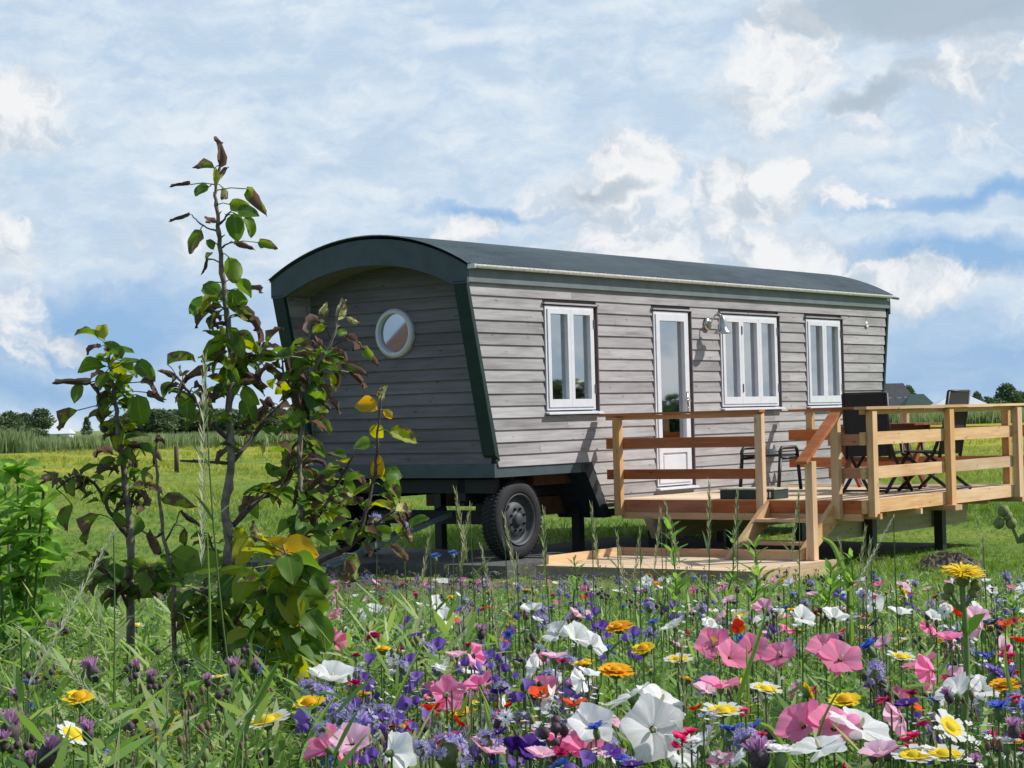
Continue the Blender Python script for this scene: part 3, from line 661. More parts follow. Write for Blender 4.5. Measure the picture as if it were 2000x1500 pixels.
for b in (.60, 2.62):
    bm_ = WB(); bm_.h8([(1.78, b, .352), (5.4, b, .352), (5.4, b + .07, .352), (1.78, b + .07, .352), (1.78, b, .359), (5.55, b, .359), (5.55, b + .07, .359), (1.78, b + .07, .359)])
    bm_.h8([(1.93, b, .13), (5.32, b, .13), (5.32, b + .07, .13), (1.93, b + .07, .13), (1.78, b, .352), (5.4, b, .352), (5.4, b + .07, .352), (1.78, b + .07, .352)])
    part('bearer_beam', bm_, M_beam, dk)
for (a, b) in ((1.98, .52), (3.6, .52), (5.2, .52), (2.72, 2.72), (4.40, 2.72)):
    pp = WB(); pp.bx(a, a + .10, b - .0, b + .10, GZ - .05, .345 if b < 1 else .352); part('ground_post', pp, M_black, dk)
def post(a, b, ztop=1.435, zb=.39, wa=.07, wb=.085, name='post', m_=None):
    p = WB(); e = .006
    p.bx(a, a + wa, b, b + wb, zb, ztop); return part(name, p, m_ or M_deckz, dk)
post(DA0 - .105, .235); post(DA0 - .105, 1.995); post(DA0 - .105, 2.865, 1.44, .37)
post(DA0 + .02, 3.203, 1.435, .385, .10, .072); post(3.69, 3.203, 1.435, .36, .11, .072); post(5.50, 3.203, 1.435, .36, .12, .072)
post(DA1 + .034, .38); post(DA1 + .034, 1.66); post(DA1 + .034, 2.94)
r = WB(); r.bx(DA0 - .033, DA0 - .003, .10, 2.06, 1.10, 1.212); part('mid_rail', r, M_larch_shade, dk)
r = WB(); r.bx(DA0 - .033, DA0 - .003, .10, 2.06, .77, .876); part('mid_rail', r, M_larch_shade, dk)
r = WB(); r.bx(DA0 - .033, DA0 - .003, 2.80, 3.17, 1.10, 1.212); part('mid_rail', r, M_larch_shade, dk)
r = WB(); r.bx(DA0 - .033, DA0 - .003, 2.80, 3.17, .77, .876); part('mid_rail', r, M_larch_shade, dk)
for z0, z1 in ((1.10, 1.228), (.76, .88)):
    r = WB(); r.bx(DA0 - .036, 3.73, DB1 - .045, DB1, z0, z1); r.bx(3.733, DA1 - .06, DB1 - .045, DB1, z0, z1); part('mid_rail', r, M_deckx, dk)
    r = WB(); r.bx(DA1, DA1 + .03, .15, 3.26, z0, z1); part('mid_rail', r, M_larch_shade, dk)
# top rails: a board on edge and a flat cap
r = WB(); r.bx(DA0 - .033, DA0 - .003, .10, 2.06, 1.41, 1.458); part('top_rail', r, M_decky, dk)
r = WB(); r.bx(DA0 - .12, DA0 + .0, .08, 2.07, 1.461, 1.484); part('cap_rail', r, M_larch_shade, dk)
r = WB(); r.bx(DA0 - .12, DA0 + .0, 2.68, 3.15, 1.461, 1.484); part('cap_rail', r, M_larch_shade, dk)
r = WB(); r.bx(DA0 - .033, DA1, DB1 - .045, DB1, 1.405, 1.452); part('top_rail', r, M_deckx, dk)
r = WB(); r.bx(DA0 - .12, 4.1, DB1 - .055, DB1 + .085, 1.455, 1.484); r.bx(4.103, DA1 + .1, DB1 - .055, DB1 + .085, 1.455, 1.482); part('cap_rail', r, M_deckx, dk)
r = WB(); r.bx(DA1, DA1 + .10, .15, 3.14, 1.455, 1.482); part('cap_rail', r, M_larch_shade, dk)
# stairs
stt = wthing('garden_stairs', 'short open larch steps with one sloping handrail leading up to the terrace', 'stairs', (1.0, 2.4, 0))
for b, nm in ((2.06, 0), (2.83, 1)):
    s = WB(); s.h8([(.98, b, .004), (1.20, b, .004), (1.20, b + .055, .004), (.98, b + .055, .004), (1.82, b, .545), (1.835, b, .32), (1.835, b + .055, .32), (1.82, b + .055, .545)])
    part('stringer', s, M_deckx, stt)
for a, z in ((1.52, .375), (1.24, .165)):
    s = WB(); s.bx(a, a + .26, 2.117, 2.828, z - .03, z); part('tread', s, M_decky, stt)
s = WB(); s.bx(1.10, 1.13, 2.117, 2.828, .004, .10); part('riser', s, M_decky, stt)
s = WB(); s.bx(1.12, 1.21, 2.92, 3.0, .004, .965); part('newel_post', s, M_deckz, stt)
s = WB(); s.h8([(.93, 2.78, .935), (1.0, 2.78, .915), (1.0, 2.90, .915), (.93, 2.90, .935), (.93, 2.78, .965), (1.76, 2.78, 1.452), (1.76, 2.90, 1.452), (.93, 2.90, .965)])
s = WB(); s.bm((1.0, 2.955, .955), (1.76, 2.955, 1.445), .12, .035); part('handrail', s, M_larch_shade, stt)
# landing platform
pf = wthing('landing_platform', 'low square timber platform on the grass at the foot of the steps', 'platform', (.5, 1.9, GZ))
s = WB(); x = -.165
while x < 1.24:
    s.bx(x, min(x + .139, 1.27), .66, 3.10, -.028, random.uniform(-.001, .001)); x += .144
part('floor_board', s, M_board, pf, 'pale boards flush inside the raised rim')
s = WB(); s.h8([(-.17, .615, -.12), (1.3, .615, -.12), (1.3, .655, -.12), (-.17, .655, -.12), (-.17, .615, .0), (1.3, .615, .082), (1.3, .655, .082), (-.17, .655, .0)])
s = WB(); s.bx(-.168, -.05, .615, .655, -.12, .0); s.h8([(-.05, .615, -.12), (1.3, .615, -.12), (1.3, .655, -.12), (-.05, .655, -.12), (-.03, .615, .082), (1.3, .615, .082), (1.3, .655, .082), (-.03, .655, .082)])
part('rim_board', s, M_deckx, pf)
s = WB(); s.bx(1.275, 1.31, .657, 2.9, -.12, .080); part('rim_board', s, M_decky, pf)
s = WB(); s.bx(-.20, -.170, .62, 1.86, -.14, .0); s.bx(-.20, -.170, 1.863, 3.14, -.14, .002); part('front_board', s, wood('grey_board', (.16, .12, .08), (.24, .19, .13), (.33, .26, .18), axis=1), pf)
s = WB(); s.bx(-.17, 1.31, 3.102, 3.142, -.145, .006); part('side_board', s, M_deckx, pf)
# concrete slab under the wheels
cs = wthing('concrete_slab', 'weathered grey concrete slab under the wagon wheels', 'slab', (.4, -1.2, GZ))
s = WB(); s.bx(-.75, 1.5, -2.9, -1.35, GZ, -.004); s.bx(-.35, 1.5, -1.33, .36, GZ, -.002); part('slab_block', s, M_concrete, cs)

# ---------------------------------------------------------------- furniture on the terrace
def local(o3, ang):
    "maps chair axes (x right, y forward, z up) into wagon axes at o3"
    c, s = math.cos(ang), math.sin(ang)
    return lambda x, y, z: (o3[0] + x * c - y * s, o3[1] + x * s + y * c, o3[2] + z)
def tubep(name, pts, r, T, parent, m_=M_black, seg=8):
    s = WB(); s.tb([T(*p) for p in pts], r, seg); return part(name, s, m_, parent, root=parent, smooth=True)
def high_chair(o3, ang, label, lean):
    T = local(o3, ang); ch = wthing('garden_chair', label, 'chair', o3, 'black high back garden chairs')
    w = .26
    def sheet(name, p, q, wd, th, m_=M_blacktex):
        s = WB(); A = [T(-wd, p[0], p[1]), T(wd, p[0], p[1]), T(wd, q[0], q[1]), T(-wd, q[0], q[1])]
        B = [T(-wd, p[0] + th[0], p[1] + th[1]), T(wd, p[0] + th[0], p[1] + th[1]), T(wd, q[0] + th[0], q[1] + th[1]), T(-wd, q[0] + th[0], q[1] + th[1])]
        s.h8(A + B); return part(name, s, m_, ch)
    bt = (-.20 - lean, 1.08); bb = (-.20, .40)
    sheet('backrest', bb, bt, w - .02, (-.012, 0)); sheet('seat', (-.20, .40), (.26, .43), w - .02, (0, .014))
    for sx in (-1, 1):
        tubep('back_frame', [(sx * w, bb[0], bb[1] - .03), (sx * w, bt[0], bt[1])], .02, T, ch)
        tubep('armrest', [(sx * (w + .02), -.22, .62), (sx * (w + .02), .22, .64), (sx * (w + .02), .26, .62)], .017, T, ch)
        tubep('leg', [(sx * w, .26, .63), (sx * w, .24, .42), (sx * w, -.32, .012)], .02, T, ch)
        tubep('leg', [(sx * w, -.22, .62), (sx * w, -.12, .40), (sx * w, .30, .012)], .02, T, ch)
    tubep('top_bar', [(-w, bt[0], bt[1]), (w, bt[0], bt[1])], .016, T, ch); tubep('cross_bar', [(-w, .30, .03), (w, .30, .03)], .012, T, ch)
    tubep('cross_bar', [(-w, -.32, .03), (w, -.32, .03)], .012, T, ch)
    return ch
# chair facing along the wagon (forward = +a): x right -> b
high_chair((3.72, 2.39, DZ), -PI / 2, 'black high back garden chair with its back to the steps, nearest the wagon wall', .05)
high_chair((4.13, 2.86, DZ), PI, 'black high back garden chair tilted back against the outer railing', .13)
# footstool with loop handles
fo = (3.95, .92, DZ); T = local(fo, -PI / 2); ft = wthing('footstool', 'low black metal footstool with loop handles beside the wagon wall', 'footstool', fo)
s = WB(); A = [T(-.24, -.2, .40), T(.24, -.2, .40), T(.24, .2, .40), T(-.24, .2, .40)]; B = [T(-.24, -.2, .425), T(.24, -.2, .425), T(.24, .2, .425), T(-.24, .2, .425)]; s.h8(A + B); part('seat', s, M_blacktex, ft)
for sy in (-1, 1):
    y = sy * .25
    tubep('handle', [(y, -.2, .36), (y, -.2, .46), (y, -.16, .50), (y, .16, .50), (y, .2, .46), (y, .2, .36)], .021, T, ft)
    tubep('leg', [(y, -.2, .38), (y, -.26, .012)], .021, T, ft); tubep('leg', [(y, .2, .38), (y, .26, .012)], .021, T, ft)
    tubep('side_bar', [(y, -.2, .38), (y, .2, .38)], .017, T, ft)
# table
to = (4.55, 2.0, DZ); tb = wthing('folding_table', 'brown timber garden table on crossed legs between the two high back chairs', 'table', to)
s = WB()
for k in range(6): s.bx(4.20 + k * .118, 4.31 + k * .118, 1.45, 2.62, 1.268, 1.29)
part('tabletop', s, M_tablew, tb)
s = WB(); s.bx(4.24, 4.27, 1.55, 2.5, 1.20, 1.266); s.bx(4.82, 4.85, 1.55, 2.5, 1.20, 1.266); part('apron', s, M_tablew, tb)
for b in (1.62, 2.44):
    for sg in (-1, 1):
        s = WB(); s.bm((4.55 - sg * .30, b + sg * .022, DZ + .025), (4.55 + sg * .28, b + sg * .022, 1.22), .035, .06, (1, 0, 0)); part('leg', s, M_tablew, tb)
s = WB(); s.bx(4.53, 4.57, 1.6, 2.46, .86, .91); part('stretcher', s, M_tablew, tb)
# box on the deck
bo = (2.10, 1.42, DZ); bx_ = wthing('storage_box', 'flat dark green box with pale lid on the deck at the top of the steps', 'box', bo)
s = WB(); s.bx(2.04, 2.34, 1.40, 2.05, DZ + .002, DZ + .098); part('body', s, M_box, bx_)
s = WB(); s.bx(2.03, 2.35, 1.39, 2.06, DZ + .1, DZ + .115); part('lid', s, M_boxtop, bx_)
s = WB()
for q in range(3): s.bx(2.028, 2.038, 1.93 + q * .035, 1.945 + q * .035, DZ + .02, DZ + .08)
part('latch', s, M_white, bx_)

# ---------------------------------------------------------------- near-black sheet added below, standing in for the shade under deck and wagon
gs = wthing('shade_sheet', 'added near-black cloth spread on the ground under the terrace and wagon', 'shade sheet', (3, .5, GZ))
s = WB(); s.bx(.9, 5.4, -2.3, 2.45, GZ + .004, GZ + .010); part('shading', s, simple('under_deck_shade', (.008, .009, .008), .95), gs)

# ================================================================ vegetation
def nrm(v): return v / (np.linalg.norm(v) + 1e-9)
def leaf_tpl(curl=.5, fold=.35, roll=0.0, wid=.36, wave=.04, brown=0.0, nst=7, ncol=5, seed=0, tip=1.0):
    "ovate leaf along x, unit length; luv = (x, y across -1..1, brown)"
    r = np.random.default_rng(seed); V = []; U = []
    th = 0; p = np.array([0., 0., 0.])
    for i in range(nst + 1):
        x = i / nst; w = wid * (math.sin(PI * min(1, x ** .78)) ** .75) * (1 - .12 * x * tip) + .004
        ang = -curl * (x - .2); dx = np.array([math.cos(ang), 0, math.sin(ang)])
        if i: p = p + dx / nst
        nz = np.array([-math.sin(ang), 0, math.cos(ang)])
        for j in range(ncol):
            y = -1 + 2 * j / (ncol - 1); a = y * (fold + roll * x)
            rr = w * abs(y)
            q = p + np.array([0, 1, 0]) * rr * math.cos(a) * (1 if y > 0 else -1) + nz * rr * abs(math.sin(a)) + nz * wave * math.sin(9 * x + 5 * y + seed) * abs(y) + r.normal(0, .012 * abs(y) * (1 + 2 * brown), 3)
            V.append(q); U.append((x, y, brown))
    F = []
    for i in range(nst):
        for j in range(ncol - 1):
            a = i * ncol + j; b = a + 1; c = a + ncol; d_ = c + 1
            F += [(a, b, d_), (a, d_, c)]
    return np.array(V), np.array(F), np.zeros(len(V)), np.array(U)
LEAF_G = [leaf_tpl(.5, .25, 0, .35, .03, .0, seed=1), leaf_tpl(.9, .45, .1, .36, .05, .1, seed=2), leaf_tpl(.3, .55, .2, .33, .04, .22, seed=3), leaf_tpl(1.4, .35, 0, .37, .06, .05, seed=4)]
LEAF_B = [leaf_tpl(1.5, 1.0, .8, .30, .08, 1.0, seed=5), leaf_tpl(.9, 1.2, .7, .27, .09, .85, seed=6), leaf_tpl(2.2, .9, .5, .28, .09, .95, seed=7)]
LEAF_M = [leaf_tpl(1.1, .6, .5, .34, .07, .32, seed=8), leaf_tpl(.7, .8, .4, .32, .07, .40, seed=9)]
def frame(dv, nv):
    x = nrm(np.asarray(dv, float)); z = np.asarray(nv, float); z = z - x * (z @ x); z = nrm(z); y = np.cross(z, x)
    return np.stack([x, y, z], 1)
class Leaves(Soup):
    def leaf(s, p, dv, nv, L, kind='g', rnd=None):
        T = {'g': LEAF_G, 'b': LEAF_B, 'm': LEAF_M, 'y': LEAF_G, 'o': LEAF_G, 'p': LEAF_M}[kind]; T = T[rng.integers(len(T))]
        r = rnd if rnd is not None else {'g': rng.uniform(.05, .68), 'b': .3, 'm': rng.uniform(.2, .7), 'y': rng.uniform(.74, .84), 'o': rng.uniform(.88, .93), 'p': .99}[kind]
        s.add(T, (frame(dv, nv) * L)[None], np.asarray(p, float)[None], np.array([r]))
def smooth_poly(P, n=4):
    "Catmull-Rom through points"
    P = [Vector(p) for p in P]; out = []
    for i in range(len(P) - 1):
        a = P[max(i - 1, 0)]; b = P[i]; c = P[i + 1]; d_ = P[min(i + 2, len(P) - 1)]
        for k in range(n):
            t = k / n; out.append(.5 * ((2 * b) + (c - a) * t + (2 * a - 5 * b + 4 * c - d_) * t * t + (3 * b - a - 3 * c + d_) * t ** 3))
    out.append(P[-1]); return out

# ---- pear saplings
def sapling(name, label, stems, leaves, D, base_w=(.0095, .004), autos=(), dens=1.0, petiole=.35):
    """stems: lists of (x, y, depth offset) in the photograph turned into points at depth D; first is the trunk"""
    base = at(stems[0][0][0][0], stems[0][0][0][1], D); root = link(name, None, None, (base.x, base.y, gz(base.y))); tag(root, label, 'sapling')
    off = root.location; S = Leaves(); polys = []
    for i, (pts, r0, r1, auto) in enumerate(stems):
        P = [at(x, y, D + dd) for x, y, dd in pts]
        if i == 0: P = [Vector((P[0].x, P[0].y, gz(P[0].y) - .02))] + P
        Q = smooth_poly(P, 5); n = len(Q)
        Q = [q + Vector((random.uniform(-1, 1), random.uniform(-1, 1), 0)) * .0022 if 0 < k < n - 1 else q for k, q in enumerate(Q)]
        mb = MB(); rad = [r0 + (r1 - r0) * k / (n - 1) for k in range(n)]
        rad = [r * (1.28 if k % 5 == 2 else 1) for k, r in enumerate(rad)]
        mb.tube(Q, rad, 9)
        for k in range(3, n - 1, 4):
            a = random.uniform(0, 6.28); o = Q[k]; t = Vector((math.cos(a), math.sin(a), .7)) * rad[k] * 2.6; mb.tube([o, o + t], [rad[k] * .55, rad[k] * .2], 5)
        o = link('trunk' if i == 0 else 'branch', mb.mesh('trunk' if i == 0 else 'branch', M_bark if i == 0 else M_twig, off, True), root); polys.append((Q, auto))
    pet = MB()
    def petl(a, b):
        mid = (Vector(a) + Vector(b)) / 2 + Vector((0, 0, .004)); pet.tube([a, mid, b], [.0014, .0011, .0012], 4, False)
    for (Q, auto) in polys:
        if not auto: continue
        t0, t1, num, size, mixk = auto
        for k in range(int(num * 1.45)):
            t = t0 + (t1 - t0) * (k + random.random()) / (num * 1.45); q = Q[min(int(t * (len(Q) - 1)), len(Q) - 1)]
            a = random.uniform(0, 2 * PI); up = random.gauss(.12, .42); dv = np.array([math.cos(a), math.sin(a) * .8, up]); dv = nrm(dv)
            L = size * random.uniform(.5, 1.0); pl = L * random.uniform(.15, .55); p = np.array(q) + dv * pl
            dv2 = nrm(dv + np.array([0, 0, random.gauss(-.25, .4)])); nv = np.array([random.gauss(0, .5), random.gauss(-.25, .5), 1])
            kd = random.choice(mixk); petl(q, p); S.leaf(p - np.array(off), dv2, nv, L, kd)
    allQ = [q for Q, _ in polys for q in Q]
    for (x, y, lp, ang, kd) in leaves:
        a = math.radians(ang); dd = random.uniform(-.05, .05)
        L = lp / FOC * D; dv = np.array(RC) * math.cos(a) + np.array(UC) * math.sin(a) + np.array((0, 1, 0)) * random.uniform(-.45, .45)
        c = np.array(at(x, y, D + dd)); dv = nrm(dv); p = c - dv * L * .45
        side = 1 if random.random() < .5 else -1
        nv = np.array((random.gauss(0, .35), -1.0, random.uniform(.1, .9)))
        if random.random() < .3: nv[1] = 1.0
        S.leaf(p - np.array(off), dv, nv, L, kd)
        q = min(allQ, key=lambda v: (v - Vector(p)).length + .25 * max(0, v.z - p[2]))
        if (q - Vector(p)).length < .16: petl(q, p)
    link('petiole', pet.mesh('petiole', M_stem, off), root)['kind'] = 'stuff'
    link('foliage', S.mesh('foliage', M_leaf, True), root)
    return root
G_, B_, MX, YL = 'ggggmmb', 'bmmgg', 'ggmgmbgy', 'gyyoy'
sapling('pear_sapling', 'tall thin pear sapling with half withered leaves, its tip high against the sky',
 [([(444, 1262, 0), (440, 1180, 0), (446, 1060, 0), (441, 985, .0), (452, 900, 0), (447, 800, 0), (452, 735, 0), (447, 655, 0), (437, 570, .01), (430, 480, 0), (425, 420, 0), (421, 372, 0), (432, 318, 0)], .0122, .0028, (.50, .70, 34, .066, MX)),
  ([(441, 1240, 0), (470, 1200, -.05), (490, 1150, -.06)], .004, .002, (.2, 1, 16, .07, 'ggmgy')), ([(441, 1250, 0), (400, 1225, -.05), (370, 1180, -.06)], .004, .002, (.2, 1, 16, .07, 'ggmg')), ([(445, 1110, 0), (420, 1080, .04), (405, 1040, .05)], .003, .0015, (.3, 1, 7, .05, 'ggm')),
  ([(452, 905, 0), (405, 902, -.03), (352, 900, -.05)], .0038, .0022, None),
  ([(455, 1026, 0), (505, 975, .05), (545, 958, .08), (580, 905, .1), (588, 850, .12)], .0062, .0035, (.3, 1, 20, .062, MX)),
  ([(452, 905, 0), (480, 872, .04), (520, 820, .08), (548, 790, .1)], .0052, .003, (.2, 1, 14, .06, B_)),
  ([(447, 860, 0), (410, 820, -.05), (375, 775, -.06), (345, 735, -.06)], .0045, .0022, (.25, 1, 16, .056, B_)),
  ([(448, 730, 0), (478, 700, .03), (520, 690, .05)], .003, .0018, (.2, 1, 12, .058, MX)),
  ([(444, 1140, 0), (480, 1120, -.05), (505, 1105, -.08)], .0055, .003, (.4, 1, 8, .07, 'gyg')),
  ([(440, 1200, 0), (410, 1165, -.05), (375, 1150, -.08)], .0045, .002, (.3, 1, 8, .07, 'ggm')),
  ([(428, 452, 0), (405, 445, 0), (378, 425, 0)], .0022, .0012, None),
  ([(427, 440, 0), (440, 425, 0), (444, 418, 0)], .0026, .0016, None), ([(433, 484, 0), (447, 475, 0)], .0024, .0014, None)],
 [(431, 295, 66, 86, 'b'), (399, 325, 48, 172, 'm'), (420, 345, 38, -80, 'y'), (355, 360, 44, 176, 'b'), (393, 371, 38, 205, 'g'), (499, 392, 68, -52, 'm'), (468, 404, 50, -15, 'g'),
  (460, 442, 58, -85, 'g'), (487, 440, 44, -62, 'g'), (482, 413, 46, -8, 'g'), (478, 480, 48, -14, 'b'), (521, 478, 42, -16, 'm'), (354, 424, 46, 190, 'b'), (408, 429, 40, 160, 'b'),
  (381, 470, 54, -118, 'm'), (412, 477, 26, -40, 'g'), (400, 520, 36, -105, 'b'), (408, 499, 24, 50, 'm'), (455, 527, 58, -72, 'g'), (475, 560, 48, -35, 'g'), (498, 562, 40, 12, 'b'), (436, 338, 30, 60, 'p'), (436, 380, 34, -80, 'p'),
  (414, 566, 52, -28, 'g'), (388, 601, 60, -150, 'g'), (463, 590, 60, -58, 'g'), (499, 640, 62, -48, 'b'), (477, 660, 48, -18, 'g'), (441, 655, 44, -65, 'm'), (420, 695, 56, 170, 'g'),
  (352, 700, 62, 25, 'm'), (325, 728, 46, 150, 'b'), (470, 610, 40, -40, 'g'), (450, 740, 80, -85, 'g'), (520, 700, 60, 5, 'g'), (540, 730, 60, -30, 'b'), (380, 730, 70, 195, 'b'), (500, 745, 60, -20, 'b'), (365, 790, 60, -80, 'g'), (485, 800, 60, -70, 'g'), (590, 790, 50, -60, 'b'),
  (468, 1058, 70, -70, 'y'), (400, 1100, 80, 180, 'g'), (350, 1180, 70, -60, 'g'), (380, 1230, 70, -80, 'g')], 4.3)
sapling('pear_sapling', 'shorter withered pear sapling at the left edge of the meadow',
 [([(253, 1180, 0), (256, 1090, 0), (250, 1010, 0), (242, 925, 0), (232, 860, 0), (226, 790, 0), (218, 735, 0), (207, 668, 0)], .0105, .003, (.42, 1, 56, .058, MX)), ([(255, 1170, 0), (285, 1130, -.04), (320, 1110, -.05)], .004, .0018, (.2, 1, 14, .066, 'ggmgb')), ([(254, 1190, 0), (225, 1140, -.04), (200, 1110, -.05)], .004, .0018, (.2, 1, 14, .066, 'gmgb')),
  ([(250, 1050, 0), (215, 1000, -.04), (190, 950, -.05), (150, 930, -.06), (110, 955, -.06)], .005, .002, (.3, 1, 15, .06, B_)),
  ([(252, 1000, 0), (262, 950, .03), (258, 905, .04)], .004, .002, (.1, 1, 10, .056, B_))],
 [(176, 713, 58, 172, 'g'), (225, 684, 46, 130, 'g'), (282, 722, 54, -42, 'g'), (293, 750, 44, -12, 'b'), (146, 746, 78, 172, 'b'), (151, 766, 42, -110, 'g'), (186, 762, 44, -48, 'b'), (130, 818, 68, -145, 'm'), (272, 800, 66, -80, 'g'), (305, 775, 46, -25, 'b'),
  (240, 745, 40, 50, 'g'), (225, 850, 60, -85, 'g'), (200, 880, 50, 160, 'b'), (300, 880, 50, -50, 'm'), (90, 935, 60, 205, 'b'), (130, 1010, 56, -115, 'm'), (175, 1030, 80, -130, 'm'), (265, 1030, 56, -85, 'g'), (285, 975, 44, -60, 'b')], 4.35)
sapling('pear_sapling', 'thin bare stemmed pear sapling between the two leafier ones',
 [([(340, 1200, 0), (336, 1120, 0), (318, 1040, 0), (310, 960, 0), (303, 890, 0), (306, 870, 0)], .0062, .0018, (.75, 1, 3, .05, B_)),
  ([(318, 1040, 0), (300, 1050, 0), (275, 1035, 0)], .003, .0015, None), ([(322, 1060, 0), (345, 1020, 0)], .0025, .0012, None)],
 [(347, 980, 72, -12, 'm'), (370, 1012, 56, -32, 'b'), (302, 1060, 56, 120, 'm'), (360, 1050, 44, -95, 'm'), (315, 1130, 60, -70, 'g'), (370, 1095, 88, -20, 'g'), (330, 1100, 50, -45, 'g')], 4.3)
sapling('pear_sapling', 'bushy pear sapling with fresher leaves in front of the wagon end',
 [([(578, 1290, 0), (582, 1180, 0), (580, 1080, 0), (590, 1000, 0), (584, 920, 0), (590, 840, 0), (606, 770, 0), (622, 710, 0), (648, 664, 0), (662, 610, 0), (676, 585, 0)], .0085, .0022, (.32, .80, 58, .064, 'gggmbmgb')),
  ([(582, 1120, 0), (640, 1090, -.04), (690, 1062, -.06), (710, 1015, -.06), (728, 945, -.05), (735, 890, -.05), (739, 830, -.05), (745, 775, -.05)], .006, .0018, (.3, .62, 16, .06, 'ggmgy')),
  ([(582, 1060, 0), (620, 1010, .03), (650, 965, .05), (690, 890, .05)], .0045, .002, (.15, 1, 22, .058, MX)),
  ([(600, 790, 0), (560, 745, .03), (548, 690, .04)], .003, .0016, (.2, 1, 10, .055, MX)),
  ([(648, 664, 0), (633, 625, 0), (630, 600, 0)], .0018, .001, None), ([(640, 680, 0), (680, 662, 0), (700, 668, 0)], .0018, .001, None),
  ([(700, 1055, -.06), (740, 1020, -.05), (775, 1000, -.05), (795, 1040, -.05)], .0035, .0018, (.1, 1, 10, .055, 'ggmp'))],
 [(633, 612, 42, 86, 'p'), (665, 606, 46, 68, 'p'), (690, 627, 32, -28, 'p'), (601, 630, 54, 184, 'b'), (622, 642, 30, 200, 'y'), (668, 650, 26, 20, 'g'), (692, 667, 44, -22, 'b'), (722, 695, 50, -48, 'm'), (613, 775, 66, -92, 'g'), (600, 705, 60, -40, 'g'), (553, 690, 40, 160, 'g'),
  (565, 712, 60, -70, 'b'), (690, 720, 60, -20, 'm'), (700, 742, 56, -40, 'b'), (648, 745, 40, -60, 'y'), (655, 790, 40, -50, 'b'), (715, 792, 58, 158, 'o'), (747, 768, 36, 78, 'p'), (758, 808, 26, -40, 'o'), (736, 845, 44, -95, 'y'), (786, 852, 66, -20, 'y'), (704, 866, 48, 165, 'g'), (738, 915, 46, 85, 'o'),
  (768, 925, 46, 10, 'g'), (770, 948, 56, -100, 'g'), (672, 975, 58, 178, 'p'), (795, 1045, 44, -65, 'p'), (780, 1080, 50, -40, 'm'), (690, 1110, 66, -95, 'm'), (680, 1118, 60, -80, 'b'), (745, 1040, 50, 150, 'g')], 4.3)
sapling('pear_shoot', 'young pear shoots with large yellow green hanging leaves low beside the tall sapling',
 [([(560, 1330, 0), (556, 1230, 0), (553, 1150, 0), (555, 1100, 0), (556, 1075, 0)], .0055, .002, (.3, .95, 26, .088, 'gggyg')),
  ([(512, 1340, 0), (505, 1250, .04), (520, 1180, .04)], .004, .002, (.3, 1, 12, .085, 'gggy'))],
 [(548, 1068, 60, 165, 'o'), (585, 1072, 84, -14, 'o'), (520, 1080, 56, 150, 'y'), (590, 1100, 70, -25, 'o'), (572, 1135, 72, -80, 'p'), (545, 1120, 70, -150, 'y'), (585, 1170, 96, -60, 'y'), (608, 1190, 110, -65, 'g'), (560, 1200, 90, -85, 'o'), (625, 1235, 90, -75, 'g'),
  (540, 1160, 84, -100, 'g'), (480, 1140, 80, -120, 'g'), (598, 1290, 100, -60, 'g'), (560, 1290, 80, 165, 'g'), (600, 1320, 90, -80, 'y'), (545, 1255, 40, 150, 'y'), (475, 1075, 66, -110, 'y'), (500, 1040, 46, 120, 'p')], 3.9)

# ---- leafy plant at the left edge
S = Leaves(); pet = MB(); base = at(25, 1080, 5.2); root = link('leafy_plant', None, None, (base.x, base.y, gz(base.y))); tag(root, 'bright green broad leaved plant growing at the left edge of the photo', 'plant')
for (sx, sy) in ((-20, 930), (10, 950), (35, 925), (60, 990), (85, 960), (-10, 1000), (45, 1030), (100, 1020)):
    top_ = at(sx, sy, 5.2 + random.uniform(-.2, .2)); Q = smooth_poly([Vector((base.x + random.uniform(-.05, .05), base.y, gz(base.y))), (Vector((base.x, base.y, gz(base.y))) + top_) / 2 + Vector((0, 0, .02)), top_], 12); pet.tube(Q, [.004] * len(Q), 5)
    for k in range(46):
        q = Q[-1 - (k % 6)]; a = random.uniform(0, 6.28); dv = np.array([math.cos(a), math.sin(a), random.uniform(-.1, .9)]); q = Q[-1 - int(len(Q) * .62 * random.random() ** 1.2)]; S.leaf(np.array(q - root.location), nrm(dv), (random.gauss(0, .3), -.3, 1), random.uniform(.045, .085), 'g', random.uniform(.1, .9))
link('stem', pet.mesh('stem', M_stem, root.location), root); link('foliage', S.mesh('foliage', M_bright, True), root)

# ---------------------------------------------------------------- meadow undergrowth
def hcan(D): return .555 - .0135 * D
def blade(V, F, R, p, dv, L, w, bend, r, seg=3, side=None):
    p = np.array(p, float); dv = nrm(np.array(dv, float)); side = nrm(np.cross(dv, np.array([0.3, .2, 1.0]))) if side is None else side
    i = len(V); q = p.copy(); dd = dv.copy()
    for k in range(seg):
        ww = w * (1 - (k / seg) ** 2 * .8) * (.55 if k == 0 else 1); V += [q - side * ww, q + side * ww]; R += [r, r]
        dd = nrm(dd + np.array([0, 0, -bend])); q = q + dd * L / seg
    V.append(q); R.append(r)
    for k in range(seg - 1): a = i + 2 * k; F += [(a, a + 1, a + 3), (a, a + 3, a + 2)]
    a = i + 2 * (seg - 1); F.append((a, a + 1, a + 2))
def rdir(up=0.3):
    a = rng.uniform(0, 2 * PI); return np.array([math.cos(a), math.sin(a), up])
def fin_(V, F, R): V = np.array(V); return V, np.array(F), np.array(R), np.zeros((len(V), 3))
